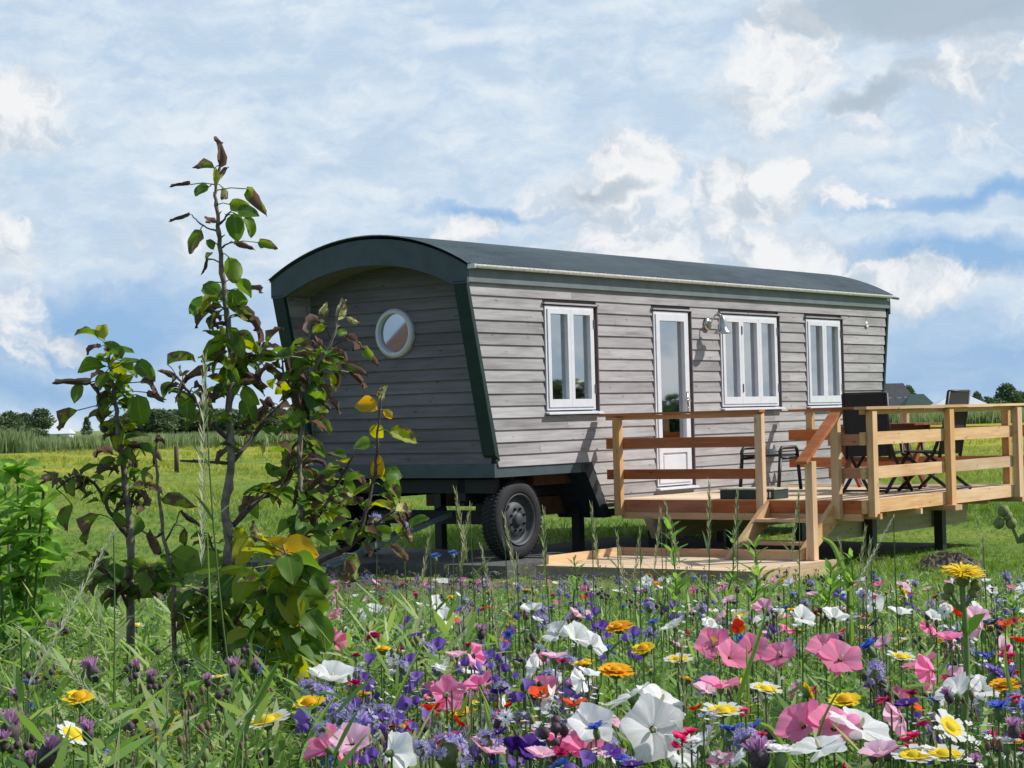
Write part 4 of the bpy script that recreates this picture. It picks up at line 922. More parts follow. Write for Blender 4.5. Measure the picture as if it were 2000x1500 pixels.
def tpl_feather():
    V, F, R = [], [], []; lean = rdir(3.2); p = np.zeros(3); blade(V, F, R, p, lean, 1.0, .008, .03, .3, 4)
    for k in range(24):
        t = .12 + .88 * k / 24; q = nrm(lean) * t; blade(V, F, R, q, rdir(rng.uniform(.2, 1.2)), rng.uniform(.10, .21) * (1.1 - .5 * t), rng.uniform(.007, .015), rng.uniform(.05, .3), rng.uniform(0, 1), 2)
    return fin_(V, F, R)
def tpl_grass():
    V, F, R = [], [], []
    for k in range(13): blade(V, F, R, rdir(0) * .03, rdir(rng.uniform(1.4, 5)), rng.uniform(.5, 1.05), rng.uniform(.004, .0085), rng.uniform(.05, .4), rng.uniform(0, 1), 4)
    return fin_(V, F, R)
def tpl_broad():
    V, F, R = [], [], []; lean = rdir(3.5)
    for k in range(15):
        t = .2 + .8 * rng.random(); q = nrm(lean) * t * .9 + rdir(0) * .04; blade(V, F, R, q, rdir(rng.uniform(.1, 1.5)), rng.uniform(.10, .20), rng.uniform(.016, .032), rng.uniform(.1, .45), rng.uniform(0, 1), 4)
    return fin_(V, F, R)
def tpl_mist():
    V, F, R = [], [], []
    for s_ in range(4):
        lean = rdir(rng.uniform(2, 5)); H_ = rng.uniform(.7, 1.05); blade(V, F, R, rdir(0) * .02, lean, H_, .006, .02, .5, 4)
        for k in range(8):
            t = rng.uniform(.25, 1) * H_; blade(V, F, R, nrm(lean) * t, rdir(rng.uniform(.4, 1.6)), rng.uniform(.07, .16), rng.uniform(.006, .014), .1, rng.uniform(0, 1), 2)
    return fin_(V, F, R)
TPL = [tpl_feather() for _ in range(7)] + [tpl_grass() for _ in range(3)] + [tpl_broad() for _ in range(2)] + [tpl_mist() for _ in range(7)]
def field_points(n, d0, d1, edge=.33, pad=.7, power=1.0):
    D = d0 + (d1 - d0) * rng.random(n) ** power; w = edge * D + pad; return (rng.random(n) * 2 - 1) * w, D
S = Soup(); gzv = np.vectorize(gz)
for (d0, d1, n) in ((1.75, 3.2, 4200), (3.2, 6, 11000), (6, 10, 11000), (10, 16, 11000), (1.9, 7.5, -6500), (.2, 16, -9000)):
    side_only = n < 0 and d0 > 1; wide = n < 0 and not side_only; n = abs(n)
    X, D = field_points(n, d0, d1, .30 if d0 > 3 else .36)
    if side_only: X = -(.06 + .24 * rng.random(n)) * D
    if wide: D = .2 + 15.8 * rng.random(n); X = np.sign(rng.random(n) - .5) * (.32 * D + .7 + 5.5 * rng.random(n))
    patch = np.sin(X * 1.7 + D * .9) + np.sin(X * .8 - D * 1.3 + 2)
    for k, T in enumerate(TPL):
        w_ = rng.integers(len(TPL), size=n) == k; x, dd = X[w_], D[w_]; m_ = len(x)
        if not m_: continue
        h = (1.2 if side_only else 1.0) * (.545 - .0145 * dd) * np.clip(rng.normal(.94, .13, m_), .5, 1.25) * (.94 + .06 * np.sin(x * 3 + dd * 2)); off = np.stack([x, dd, gzv(dd) - .01], 1)
        rn = np.clip(rng.normal(.38, .25, m_) + .06 * patch[w_], 0, .93)
        S.add(T, rotz_mats(rng.uniform(0, 6.28, m_), h, rng.normal(0, .13, m_)), off, rn)
o = link('meadow_undergrowth', S.mesh('meadow_undergrowth', M_under)); tag(o, 'dense green stems and leaves of the flower meadow', 'undergrowth', None, 'stuff')

# ---- lawn and field grass
S = Soup(); S2 = Soup()
def tpl_turf():
    V, F, R = [], [], []
    for k in range(9): blade(V, F, R, rdir(0) * rng.uniform(0, .6), rdir(rng.uniform(1.0, 4)), rng.uniform(.5, 1.05), rng.uniform(.03, .055), rng.uniform(.1, .4), rng.uniform(0, 1), 2)
    return fin_(V, F, R)
TT = [tpl_turf() for _ in range(6)]
for (d0, d1, n, h0, h1) in ((14.5, 24, 15000, .035, .10), (24, 36, 11000, .05, .14), (36, 75, 12000, .07, .22), (75, 150, 8000, .12, .35)):
    X, D = field_points(n, d0, d1, .30, 1.5)
    # keep clear of the platform, slab, wagon and deck
    qx, qy = X - OX, D - OY; A = qx * UA.x + qy * UA.y; B = qx * UB.x + qy * UB.y
    ok = ~((A > -.25) & (A < 1.36) & (B > .58) & (B < 3.18)) & ~((A > -.8) & (A < 1.55) & (B > -2.95) & (B < .4)) & ~((A > .9) & (A < 5.4) & (B > -2.3) & (B < 2.45))
    soil = ((X + 1.7) / 2.6) ** 2 + ((D - 17.2) / 1.3) ** 2 < 1
    ok &= ~(soil & (rng.random(n) < .85)); X, D = X[ok], D[ok]; n = len(X); pick = rng.integers(len(TT), size=n)
    for k, T in enumerate(TT):
        w_ = pick == k; x, dd = X[w_], D[w_]; m_ = len(x); h = rng.uniform(h0, h1, m_) * (1 + .5 * np.sin(x * .7 + dd * .3))
        (S if d0 < 36 else S2).add(T, rotz_mats(rng.uniform(0, 6.28, m_), np.abs(h)), np.stack([x, dd, gzv(dd) - .004], 1), np.clip(rng.normal(.35, .2, m_), 0, .97))
o = link('lawn_grass', S.mesh('lawn_grass', M_lawn)); tag(o, 'short rough grass of the pasture around the wagon', 'grass', None, 'stuff')
o = link('field_grass', S2.mesh('field_grass', M_field)); tag(o, 'taller yellow flecked grass farther out in the pasture', 'grass', None, 'stuff')
S = Soup(); TR = []
for _ in range(5):
    V, F, R = [], [], []
    for k in range(8): blade(V, F, R, rdir(0) * rng.uniform(0, .5), rdir(rng.uniform(3, 9)), rng.uniform(.6, 1.05), rng.uniform(.03, .06), rng.uniform(.0, .15), rng.uniform(0, 1), 3)
    TR.append(fin_(V, F, R))
for (x0, x1, y0, y1, n, h) in ((-75, -8, 150, 176, 5200, 1.25), (22, 85, 185, 215, 5200, 1.5), (-60, -38, 150, 158, 800, 1.9)):
    X = rng.uniform(x0, x1, n); Y = rng.uniform(y0, y1, n); pick = rng.integers(5, size=n)
    for k, T in enumerate(TR):
        w_ = pick == k; m_ = w_.sum(); S.add(T, rotz_mats(rng.uniform(0, 6.28, m_), h * rng.uniform(.75, 1.1, m_)), np.stack([X[w_], Y[w_], np.full(m_, GZ)], 1), rng.random(m_) * .9)
o = link('reed_bed', S.mesh('reed_bed', M_reed)); tag(o, 'strip of tall green reeds across the far end of the pasture', 'reeds', None, 'stuff')

# ---- soil
def lump(name, c, rx, ry, h, m_, seed, n=26):
    r = np.random.default_rng(seed); mb = MB(); 
    H_ = [[max(0, 1 - (i / n * 2 - 1) ** 2 - (j / n * 2 - 1) ** 2) ** .8 * h * (.7 + .6 * r.random()) for j in range(n + 1)] for i in range(n + 1)]
    for i in range(n):
        for j in range(n):
            P_ = [(c[0] + rx * (a / n * 2 - 1), c[1] + ry * (b / n * 2 - 1), c[2] + H_[a][b] - .02) for a, b in ((i, j), (i + 1, j), (i + 1, j + 1), (i, j + 1))]
            if max(H_[a][b] for a, b in ((i, j), (i + 1, j), (i + 1, j + 1), (i, j + 1))) > 0: mb.face(P_, .5)
    return mb.mesh(name, m_, c)
M_soil = simple('dry_soil', (.12, .095, .07), .95, nscale=22, namt=.5, bump=.8)
c = (-1.75, 17.3, GZ + .01); o = link('soil_patch', lump('soil_patch', c, 2.9, 1.35, .16, M_soil, 3, 60), None, c); struct(o)
p0 = at(1852, 1085, 19.3); c = (p0.x, p0.y, GZ + .01); o = link('soil_heap', lump('soil_heap', c, .36, .36, .15, M_soil, 4, 30), None, c); tag(o, 'small heap of dry earth clods under the outer edge of the deck', 'heap')
S = Soup(); TW = []
for _ in range(4):
    V, F, R = [], [], []
    for k in range(7): blade(V, F, R, rdir(0) * .1, rdir(rng.uniform(.1, 1.0)), rng.uniform(.6, 1.4), .03, rng.uniform(.2, .7), rng.uniform(0, 1), 4)
    TW.append(fin_(V, F, R))
n = 3400; X = rng.normal(-1.6, 1.35, n); Y = rng.normal(16.9, .75, n)
for k, T in enumerate(TW): q = slice(k, n, 4); m_ = len(X[q]); S.add(T, rotz_mats(rng.uniform(0, 6.28, m_), rng.uniform(.05, .16, m_)), np.stack([X[q], Y[q], np.full(m_, GZ + .10)], 1), rng.uniform(.3, .9, m_))
o = link('dry_roots', S.mesh('dry_roots', M_straw)); tag(o, 'tangle of dry pale roots and straw on the bare earth', 'dry roots', None, 'stuff')

# ================================================================ distance
def tree_mesh(seed, lobes, n, leaf, trunk_h, tr):
    r = np.random.default_rng(seed); V, F, R = [], [], []
    per = n // len(lobes)
    for (cx, cy, cz, rx, rz) in lobes:
        for k in range(per):
            u = nrm(r.normal(size=3)); rad = r.uniform(.55, 1.03); p = np.array([cx, cy, cz]) + u * np.array([rx, rx, rz]) * rad * (1 + .16 * math.sin(7 * u[0] + seed) * math.cos(6 * u[2]))
            a = nrm(r.normal(size=3) + u * .9); b = nrm(np.cross(a, r.normal(size=3))); s_ = leaf * r.uniform(.5, 1.2); i = len(V); c_ = r.uniform(0, 1)
            V += [p - b * s_, p + a * s_ * .8, p + b * s_, p - a * s_ * .7]; R += [c_] * 4; F += [(i, i + 1, i + 2), (i, i + 2, i + 3)]
    crown = np_mesh('crown', np.array(V), np.array(F), M_tree, np.array(R), np.zeros((len(V), 3)))
    t = MB(); t.tube([(0, 0, -.3), (.05, 0, trunk_h * .5), (0, .1, trunk_h)], [tr, tr * .7, tr * .3], 8)
    for k in range(4): a = k * 1.6 + seed; t.tube([(0, 0, trunk_h * .55), (math.cos(a) * trunk_h * .3, math.sin(a) * trunk_h * .3, trunk_h * .95)], [tr * .4, tr * .15], 6)
    return crown, t.mesh('trunk', M_bark, None, True)
M_tree = leafy('tree_leaf', [(0, (.055, .095, .045)), (.5, (.085, .135, .058)), (1, (.13, .18, .08))], .25)
ROUND = tree_mesh(1, [(0, 0, 5.2, 2.9, 2.6), (-1.6, .5, 4.2, 2.0, 1.9), (1.7, -.3, 4.4, 2.0, 1.8), (.3, 0, 7.0, 1.8, 1.5)], 2600, .32, 5, .32)
WIDE = tree_mesh(2, [(0, 0, 4.0, 3.2, 2.4), (-2.3, 0, 3.6, 2.2, 2.0), (2.4, .4, 3.9, 2.2, 2.1), (.6, 0, 5.6, 2.2, 1.6)], 2800, .34, 4, .3)
CONE = tree_mesh(5, [(0, 0, 2.2, 2.0, 1.9), (0, 0, 4.0, 1.4, 1.8), (0, 0, 5.6, .8, 1.4)], 1500, .28, 4, .2)
BUSH = tree_mesh(9, [(0, 0, .9, 1.5, 1.0), (1.3, .2, .7, 1.1, .8), (-1.2, 0, .8, 1.2, .9)], 1100, .22, 1, .08)
def tree(x, ytop, D, M, h, label, group, nm='tree', sx=1.0, sink=0.0):
    p = at(x, ytop, D); s_ = (p.z - GZ) / h * (1 + sink)
    root = link(nm, None, None, (p.x, p.y, GZ - sink * (p.z - GZ))); tag(root, label, nm.replace('_', ' '), group); root.scale = (s_ * sx, s_ * sx, s_); root.rotation_euler.z = random.uniform(0, 6.28)
    link('crown', M[0], root); link('trunk', M[1], root); return root
HR, HW, HC, HB = 8.55, 7.25, 7.0, 1.9
gp = 'trees beyond the pasture'
tree(18, 803, 420, WIDE, HW, 'broad dark green tree at the far left edge beyond the reeds', gp, sx=1.25); tree(80, 797, 400, ROUND, HR, 'tallest round green tree on the far left horizon', gp, sx=1.35)
tree(46, 806, 430, ROUND, HR, 'round dark tree between the far left broad tree and the tallest one', gp, sx=1.1)
tree(22, 832, 300, BUSH, HB, 'low bush in front of the far left trees', None, 'bush', 1.6); tree(55, 834, 300, BUSH, HB, 'small bush below the tallest far left tree', None, 'bush', 1.4)
tree(169, 814, 420, CONE, HC, 'small pointed tree standing alone on the left horizon', gp, sx=1.0); tree(204, 822, 430, ROUND, HR, 'low dark tree just right of the small pointed tree', gp); tree(228, 812, 430, WIDE, HW, 'broad tree left of the long wood, half behind the withered sapling', gp)
lb = 'dark tree in the long wood across the left horizon'
for i in range(34):
    x = 266 + i * 9 + random.uniform(-4, 4); M, h = random.choice(((ROUND, HR), (WIDE, HW))); tree(x, 800 + random.uniform(-3, 6) - .02 * i, 520 + random.uniform(-30, 30), M, h, lb, 'trees of the long wood', sx=1.6, sink=.32)
tree(1776, 752, 330, ROUND, HR, 'round tree just right of the dark roofed house', gp, sx=.75)
tree(1968, 748, 300, ROUND, HR, 'large round tree at the right edge beyond the white greenhouse', gp, sx=1.15); tree(1990, 764, 310, WIDE, HW, 'broad tree at the very right edge behind the railing', gp, sx=1.0); tree(1908, 764, 330, WIDE, HW, 'small dark tree behind the white greenhouse ridge', gp, sx=.55)
tree(1935, 776, 280, BUSH, HB, 'pale green bush left of the large right hand tree', None, 'bush', 1.0)
# house with dark roof
def prism_roof(mb, x0, x1, y0, y1, z0, z1, hip=0.0, e=.3):
    ym = (y0 + y1) / 2; A = [(x0 - e, y0 - e, z0), (x1 + e, y0 - e, z0), (x1 + e, y1 + e, z0), (x0 - e, y1 + e, z0)]; B = [(x0 + hip, ym, z1), (x1 - hip, ym, z1)]
    mb.face([A[0], A[1], B[1], B[0]]); mb.face([A[2], A[3], B[0], B[1]]); mb.face([A[1], A[2], B[1]]); mb.face([A[3], A[0], B[0]]); mb.face(A[::-1])
M_brick = simple('farm_brick', (.28, .14, .10), .9, nscale=3); M_rooft = simple('dark_tiles', (.055, .058, .065), .8, nscale=2, namt=.2); M_shed = simple('shed_green', (.02, .055, .045), .7, nscale=2); M_pale = simple('pale_sheet', (.62, .66, .70), .5, nscale=1, namt=.05); M_dark = simple('dark_glass', (.02, .025, .03), .2)
D = 300; c = at(1748, 748, D); xl = at(1712, 748, D).x - c.x; xr = at(1790, 748, D).x - c.x; H_ = c.z - GZ
h = link('farm_house', None, None, (c.x, D, GZ)); tag(h, 'distant farmhouse with steep dark tiled roof just right of the wagon', 'house')
b = MB(); b.box(xl, xr, 0, 7, 0, H_ * .36); link('wall', b.mesh('wall', M_brick), h)
b = MB(); prism_roof(b, xl, xr, 0, 7, H_ * .36, H_, .22 * (xr - xl)); rfo = link('roof', b.mesh('roof', M_rooft), h)
b = MB(); b.box(xl * .35 - .2, xl * .35 + .2, 3.2, 3.7, H_ * .8, H_ * 1.06); link('chimney', b.mesh('chimney', M_brick), rfo)
for q in (.08, .33, .52):
    x = xl + (xr - xl) * (.25 + q); b = MB(); z = H_ * .55; b.box(x - .35, x + .35, 1.0, 1.3, z - .45, z + .35); link('roof_window', b.mesh('roof_window', M_pale), rfo)
def shed(nm, label, xa, xb, yt, D, m_roof, m_wall, wallf, hip=0.0, dep=6, cat='shed'):
    c = at((xa + xb) / 2, yt, D); x0 = at(xa, yt, D).x - c.x; x1 = at(xb, yt, D).x - c.x; H_ = c.z - GZ
    o = link(nm, None, None, (c.x, D, GZ)); tag(o, label, cat)
    b = MB(); b.box(x0, x1, 0, dep, 0, H_ * wallf); link('wall', b.mesh('wall', m_wall), o); b = MB(); prism_roof(b, x0, x1, 0, dep, H_ * wallf, H_, hip); link('roof', b.mesh('roof', m_roof), o)
    b = MB(); b.box(x0 + (x1 - x0) * .4, x0 + (x1 - x0) * .55, -.06, .0 + .02, 0.02, H_ * wallf * .85); link('door', b.mesh('door', M_dark), o); return o
shed('green_shed', 'dark green roofed barn between the farmhouse and the white greenhouse', 1764, 1836, 769, 255, M_shed, M_shed, .30, 1.5)
shed('greenhouse', 'long low white sheeted greenhouse behind the right hand chair', 1812, 1948, 768, 245, M_pale, M_pale, .35, 3.6, 5, 'greenhouse')
shed('field_barn', 'small white barn on the horizon below the far left trees', 96, 134, 838, 330, M_pale, M_pale, .6, .3, 4, 'barn'); 
p = at(344, 871, 70); o = link('fence_post', None, None, (p.x, p.y, GZ)); b = MB(); b.tube([(0, 0, 0), (.0, 0, p.z - GZ)], [.09, .08], 8); me = b.mesh('fence_post', M_twig, None, True); o.data if False else None
bpy.data.objects.remove(o); o = link('fence_post', me, None, (p.x, p.y, GZ)); tag(o, 'short dark wooden fence post standing in the yellow pasture', 'post')

# ================================================================ flowers
def P2(c): return petal('petal_' + '%02d%02d%02d' % tuple(int(v * 99) for v in c[0]), c[0], c[1])
K_W = petal('petal_white', (.80, .81, .82), (.85, .85, .85), .42); K_P = petal('petal_pink', (.82, .25, .42), (.88, .38, .55), .45); K_LP = petal('petal_pale_pink', (.84, .50, .64), (.88, .60, .72), .4)
K_Y = petal('petal_yellow', (.80, .60, .02), (.85, .68, .04), .25); K_O = petal('petal_orange', (.80, .38, .01), (.85, .50, .02), .25); K_B = petal('petal_blue', (.08, .12, .58), (.20, .26, .72), .3)
K_V = petal('petal_violet', (.20, .10, .42), (.34, .22, .60), .35); K_L = petal('petal_lilac', (.40, .36, .62), (.56, .50, .74), .35); K_T = petal('petal_thistle', (.48, .25, .45), (.62, .38, .58), .35)
K_C = petal('petal_crimson', (.38, .015, .07), (.55, .03, .14), .3); K_R = petal('petal_red', (.75, .07, .02), (.82, .14, .03), .3); K_M = petal('petal_rose', (.68, .03, .14), (.78, .10, .24), .3); K_DV = petal('petal_deep_violet', (.06, .02, .20), (.12, .04, .30), .2)
K_CR = petal('petal_cream', (.62, .60, .40), (.72, .70, .50), .25)
M_bud = simple('thistle_bud', (.075, .050, .062), .8, nscale=120, namt=.5); M_gbud = simple('green_bud', (.16, .20, .06), .8, nscale=90, namt=.3); M_cal = simple('green_calyx', (.12, .20, .06), .7, nscale=80)
def ring(mb, n, r0, r1, w, tilt, z0=0.0, jit=.1, seg=3, tip=.6, a0=0.0, wave=0.0, notch=0.0):
    "n petals from radius r0 to r1, width w at the widest, tilt = rise angle"
    for k in range(n):
        a = a0 + 2 * PI * k / n + random.gauss(0, jit * .3); tl = tilt + random.gauss(0, jit); ca, sa = math.cos(a), math.sin(a); r = random.random(); rows = []
        L = (r1 - r0) * random.uniform(1 - jit, 1 + jit)
        for i in range(seg + 1):
            t = i / seg; ww = w * (.35 + .65 * math.sin(PI * min(.5 + .0 * t, t * tip * .95 + .05) if tip < .6 else PI * (.12 + .62 * t))) * .5
            rad = r0 + L * t * math.cos(tl * (1 - .35 * t)); z = z0 + L * t * math.sin(tl * (1 - .45 * t)); row = []
            for s_ in (-1, 0, 1):
                rr = rad - (notch * L if (s_ == 0 and i == seg) else 0); o_ = ww * s_; zz = z + wave * (abs(s_) * .6 - .3) * w * (1 if i else .3) + random.gauss(0, .02 * w)
                row.append((rr * ca - o_ * sa, rr * sa + o_ * ca, zz))
            rows.append(row)
        for i in range(seg):
            for j in range(2): mb.face([rows[i][j], rows[i][j + 1], rows[i + 1][j + 1], rows[i + 1][j]], r)
def disc(mb, r, z, dome=.4): mb.lathe([(0, r), (r * dome * .7, r * .75), (r * dome, r * .3), (r * dome * 1.02, .0003)], (0, 0, z), (0, 0, 1), 12)
def calyx(mb, r, h): mb.lathe([(-h, r * .3), (-h * .6, r * .9), (0, r)], (0, 0, 0), (0, 0, 1), 9)
def H_mallow(m_, R=.042, tilt=.75):
    def f():
        a = MB(); n = 5
        for k in range(n):
            an = 2 * PI * k / n; r = random.random(); tl = tilt + random.gauss(0, .22); rows = []
            for i in range(8):
                t = i / 7; ww = R * (.12 + .78 * math.sin(PI * (.02 + .60 * t))); rr = R * .12 + R * t * math.cos(tl * (1 - .6 * t)) ; z = R * t * math.sin(tl * (1 - .35 * t)) ; row = []
                for j in range(13):
                    s_ = -1 + j / 6; o_ = ww * s_; e = R * .05 * math.sin(4.5 * s_ + k) * t + R * .018 * math.sin(11 * s_ + 2 * k) * (.3 + t) + R * .10 * (s_ * .8) * t * .5 + random.gauss(0, R * .003); rq = rr - (R * .10 * (abs(s_) ** 3) + R * .05 * math.exp(-30 * s_ * s_)) * max(0, t - .5) * 2
                    row.append((rq * math.cos(an) - o_ * math.sin(an), rq * math.sin(an) + o_ * math.cos(an), z + e))
                rows.append(row)
            for i in range(7):
                for j in range(12): a.face([rows[i][j], rows[i][j + 1], rows[i + 1][j + 1], rows[i + 1][j]], r)
        b = MB(); b.ball((0, 0, R * .25), R * .09, R * .22, 8, 5); c = MB(); calyx(c, R * .22, R * .4)
        return [('petals', a, m_), ('stamen', b, K_CR), ('calyx', c, M_cal)]
    return f
def H_daisy():
    a = MB(); ring(a, 13, .008, .026, .0105, .32, 0, .12, 3); b = MB(); ring(b, 13, .006, .017, .0088, .34, .0012, .08, 2); disc(b, .0095, .001, .5); c = MB(); calyx(c, .007, .008); return [('petals', a, K_W), ('disc', b, K_Y), ('calyx', c, M_cal)]
def H_mari(m_, n=17, R=.026, tl=.35):
    def f():
        a = MB(); ring(a, n, .006, R, .0115, tl, 0, .16, 3, notch=.12); ring(a, n - 4, .005, R * .7, .010, tl + .35, .001, .2, 2); b = MB(); disc(b, .009, .002, .6); c = MB(); calyx(c, .0095, .011); return [('petals', a, m_), ('disc', b, K_O), ('calyx', c, M_cal)]
    return f
def H_corn(m_):
    def f():
        a = MB()
        for tl, R, n in ((.35, .0175, 9), (.75, .014, 8), (1.15, .011, 6)): ring(a, n, .002, R, .0075, tl, .002, .25, 2, notch=.35)
        c = MB(); c.lathe([(-.014, .001), (-.011, .0045), (-.004, .0052), (.002, .003)], (0, 0, 0), (0, 0, 1), 9); return [('petals', a, m_), ('calyx', c, M_cal)]
    return f
def H_bell(m_, k=4, R=.012):
    def f():
        a = MB(); cl = MB()
        for q in range(k):
            an = q * 2.3; px, py, pz = .011 * math.cos(an) * (q > 0), .011 * math.sin(an) * (q > 0), -.017 * q; t = MB()
            t.lathe([(0, .002), (.007, .0045), (.014, .0085), (.020, .0125), (.0215, .0135)], (0, 0, 0), (0, 0, 1), 10); rot = Matrix.Rotation(random.uniform(.2, .9), 3, 'X') if q == 0 else Matrix.Rotation(an, 3, 'Z') @ Matrix.Rotation(1.0, 3, 'Y')
            t.v = [(v[0] * (1 + .12 * math.sin(5 * math.atan2(v[1], v[0]) + q)), v[1] * (1 + .12 * math.sin(5 * math.atan2(v[1], v[0]) + q)), v[2] + .0022 * math.sin(5 * math.atan2(v[1], v[0]) + 2) * (v[2] > .01)) for v in t.v]
            i = len(a.v); a.v += [tuple(rot @ Vector(v) * (R / .0125) * (1 - .08 * q) + Vector((px, py, pz))) for v in t.v]; a.f += [tuple(x + i for x in f_) for f_ in t.f]; r = random.random(); a.r += [r] * len(t.f)
            cl.ball((px, py, pz), .0035, .005, 6, 4)
        return [('petals', a, m_), ('calyx', cl, M_cal)]
    return f
def H_phac(m_, n=26, R=.018):
    def f():
        a = MB(); s_ = MB()
        for q in range(n):
            u = nrm(rng.normal(size=3) + np.array([0, 0, .8])); c = u * R * random.uniform(.75, 1); t = MB(); ring(t, 5, .0005, .0058, .005, .45, 0, .2, 1); rot = Vector((0, 0, 1)).rotation_difference(Vector(u)).to_matrix()
            i = len(a.v); a.v += [tuple(rot @ Vector(v) + Vector(c)) for v in t.v]; a.f += [tuple(x + i for x in f_) for f_ in t.f]; r = random.random(); a.r += [r] * len(t.f)
            for _ in range(2): e = u * .009 + rng.normal(size=3) * .003; s_.tube([c, c + e], [.00035, .00045], 3, False)
        c = MB(); c.ball((0, 0, 0), R * .6, R * .6, 8, 5); return [('florets', a, m_), ('stamens', s_, m_), ('calyx', c, M_gbud)]
    return f
def H_thistle():
    a = MB()
    for q in range(58):
        u = nrm(rng.normal(size=3) * np.array([.55, .55, 0]) + np.array([0, 0, 1])); p = np.array([u[0] * .004, u[1] * .004, .004]); e = p + u * random.uniform(.010, .0145); sd = nrm(np.cross(u, rng.normal(size=3))) * .0009; a.face([p - sd, p + sd, e + sd * 1.3, e - sd * 1.3])
    b = MB(); b.lathe([(-.013, .001), (-.011, .006), (-.004, .0085), (.003, .0075), (.006, .005)], (0, 0, 0), (0, 0, 1), 11); return [('tuft', a, K_T), ('bud', b, M_bud)]
def H_buds(m_=M_bud, k=4, R=.0075):
    def f():
        b = MB()
        for q in range(k):
            an = q * 2.4; rr = .016 * (q > 0) * random.uniform(.8, 1.3); z = -.004 - .012 * q * random.random() if q else 0; c = (rr * math.cos(an), rr * math.sin(an), z); s_ = random.uniform(.75, 1.1); b.lathe([(-.010 * s_, .001), (-.006 * s_, R * .9 * s_), (.001, R * s_), (.006 * s_, R * .6 * s_), (.007 * s_, .0008)], c, (0, 0, 1), 9); b.tube([c, (0, 0, -.045)], [.0009, .0012], 4, False)
        return [('bud', b, m_)]
    return f
def H_poppy():
    a = MB(); ring(a, 4, .001, .021, .026, .8, 0, .15, 4, wave=.15); b = MB(); b.ball((0, 0, .005), .003, .004, 8, 4); return [('petals', a, K_R), ('seed_pod', b, M_gbud)]
def H_rose():
    a = MB()
    for q in range(3):
        c = Vector((.011 * math.cos(q * 2.1) * (q > 0), .011 * math.sin(q * 2.1) * (q > 0), -.004 * q)); t = MB(); ring(t, 7, .001, .0085, .007, .9, 0, .2, 2); ring(t, 5, .001, .006, .006, 1.3, .001, .2, 2); i = len(a.v); a.v += [tuple(Vector(v) + c) for v in t.v]; a.f += [tuple(x + i for x in f_) for f_ in t.f]; a.r += t.r
    return [('petals', a, K_M)]
def H_tiny(m_, k=9, sp=.022):
    def f():
        a = MB()
        for q in range(k):
            c = Vector((random.gauss(0, sp), random.gauss(0, sp), random.gauss(0, .012))); t = MB(); ring(t, 5, .0005, .0048, .0042, .3, 0, .2, 1); i = len(a.v); a.v += [tuple(Vector(v) + c) for v in t.v]; a.f += [tuple(x + i for x in f_) for f_ in t.f]; a.r += t.r
        s_ = MB()
        for q in range(k): v = a.v[q * 5 * 6]; s_.tube([v, (0, 0, -.05)], [.0004, .0007], 3, False)
        return [('petals', a, m_), ('twigs', s_, M_stem)]
    return f
def H_ear(L=.10, m_=None, n=26, fat=.010):
    def f():
        a = MB()
        for q in range(n):
            t = q / n; z = -L + L * t; an = q * 2.4; w = fat * (1 - abs(t - .45) * 1.1); d_ = Vector((math.cos(an) * w * .6, math.sin(an) * w * .6, .016)); sd = Vector((-math.sin(an), math.cos(an), 0)) * .0022; p = Vector((0, 0, z)); a.face([p - sd * .4, p + sd * .4, p + d_ + sd * .7, p + d_ * 1.5, p + d_ - sd * .7])
        return [('ear', a, m_ or M_straw)]
    return f
def stem_mesh(L, r, nleaf, leafL=.06, bend=.04, w=.05):
    mb = MB(); a = random.uniform(0, 6.28); n = 6
    Q = [Vector((bend * math.cos(a) * ((1 - t) ** 2), bend * math.sin(a) * ((1 - t) ** 2), -L * (1 - t))) for t in [k / n for k in range(n + 1)]]
    mb.tube(Q, [r * (1.3 - .4 * k / n) for k in range(n + 1)], 5, False, .4)
    for k in range(nleaf):
        t = random.uniform(.25, .93); q = Q[int(t * n)]; V, F, R = [], [], []; blade(V, F, R, q, rdir(random.uniform(.3, 1.6)), leafL * random.uniform(.6, 1.3), min(.0035, leafL * w * 1.4), .15, 0, 3)
        i = len(mb.v); mb.v += [tuple(v) for v in V]; mb.f += [tuple(x + i for x in f_) for f_ in F]; mb.r += [random.random()] * len(F)
    return mb.mesh('stem', M_stem)
class Kind:
    def __init__(s, name, cat, label, group, head, variants=3, stem=(.0016, 7, .05), tilt=.5, scale=(.68, 1.05)):
        s.__dict__.update(name=name, cat=cat, label=label, group=group, tilt=tilt, scale=scale); s.n = 0
        s.heads = []; s.stems = {}
        for v in range(variants):
            s.heads.append([(nm, mb.mesh(nm, m_, None, name != 'thistle' or nm == 'bud', False)) for nm, mb, m_ in head()])
        for L in (.18, .3, .42, .56): s.stems[L] = [stem_mesh(L, stem[0], int(stem[1] * L / .4) + 1, stem[2]) for _ in range(2)]
    def put(s, P, scale=None, tilt=None, az_=None, label=None, dirv=None):
        P = Vector(P); g0 = gz(P.y); need = P.z - g0; Ls = [L for L in s.stems if L >= need * .92]; L = min(Ls) if Ls else max(s.stems)
        r = bpy.data.objects.new(s.name, random.choice(s.stems[L])); col.objects.link(r); r.location = P; r.rotation_euler = (0, 0, random.uniform(0, 6.28)); tag(r, label or s.label, s.cat, s.group)
        k = scale or random.uniform(*s.scale); hd = random.choice(s.heads)
        if dirv is None:
            a = az_ if az_ is not None else random.uniform(0, 6.28); tl = tilt if tilt is not None else abs(random.gauss(0, s.tilt)); dirv = Vector((math.sin(tl) * math.cos(a), math.sin(tl) * math.sin(a), math.cos(tl)))
        rot = Vector((0, 0, 1)).rotation_difference(Vector(dirv)).to_matrix().to_4x4()
        for nm, me in hd:
            c = bpy.data.objects.new(nm, me); col.objects.link(c); c.parent = r
            c.matrix_local = Matrix.Rotation(-r.rotation_euler.z, 4, 'Z') @ rot @ Matrix.Scale(k, 4)
        s.n += 1; return r
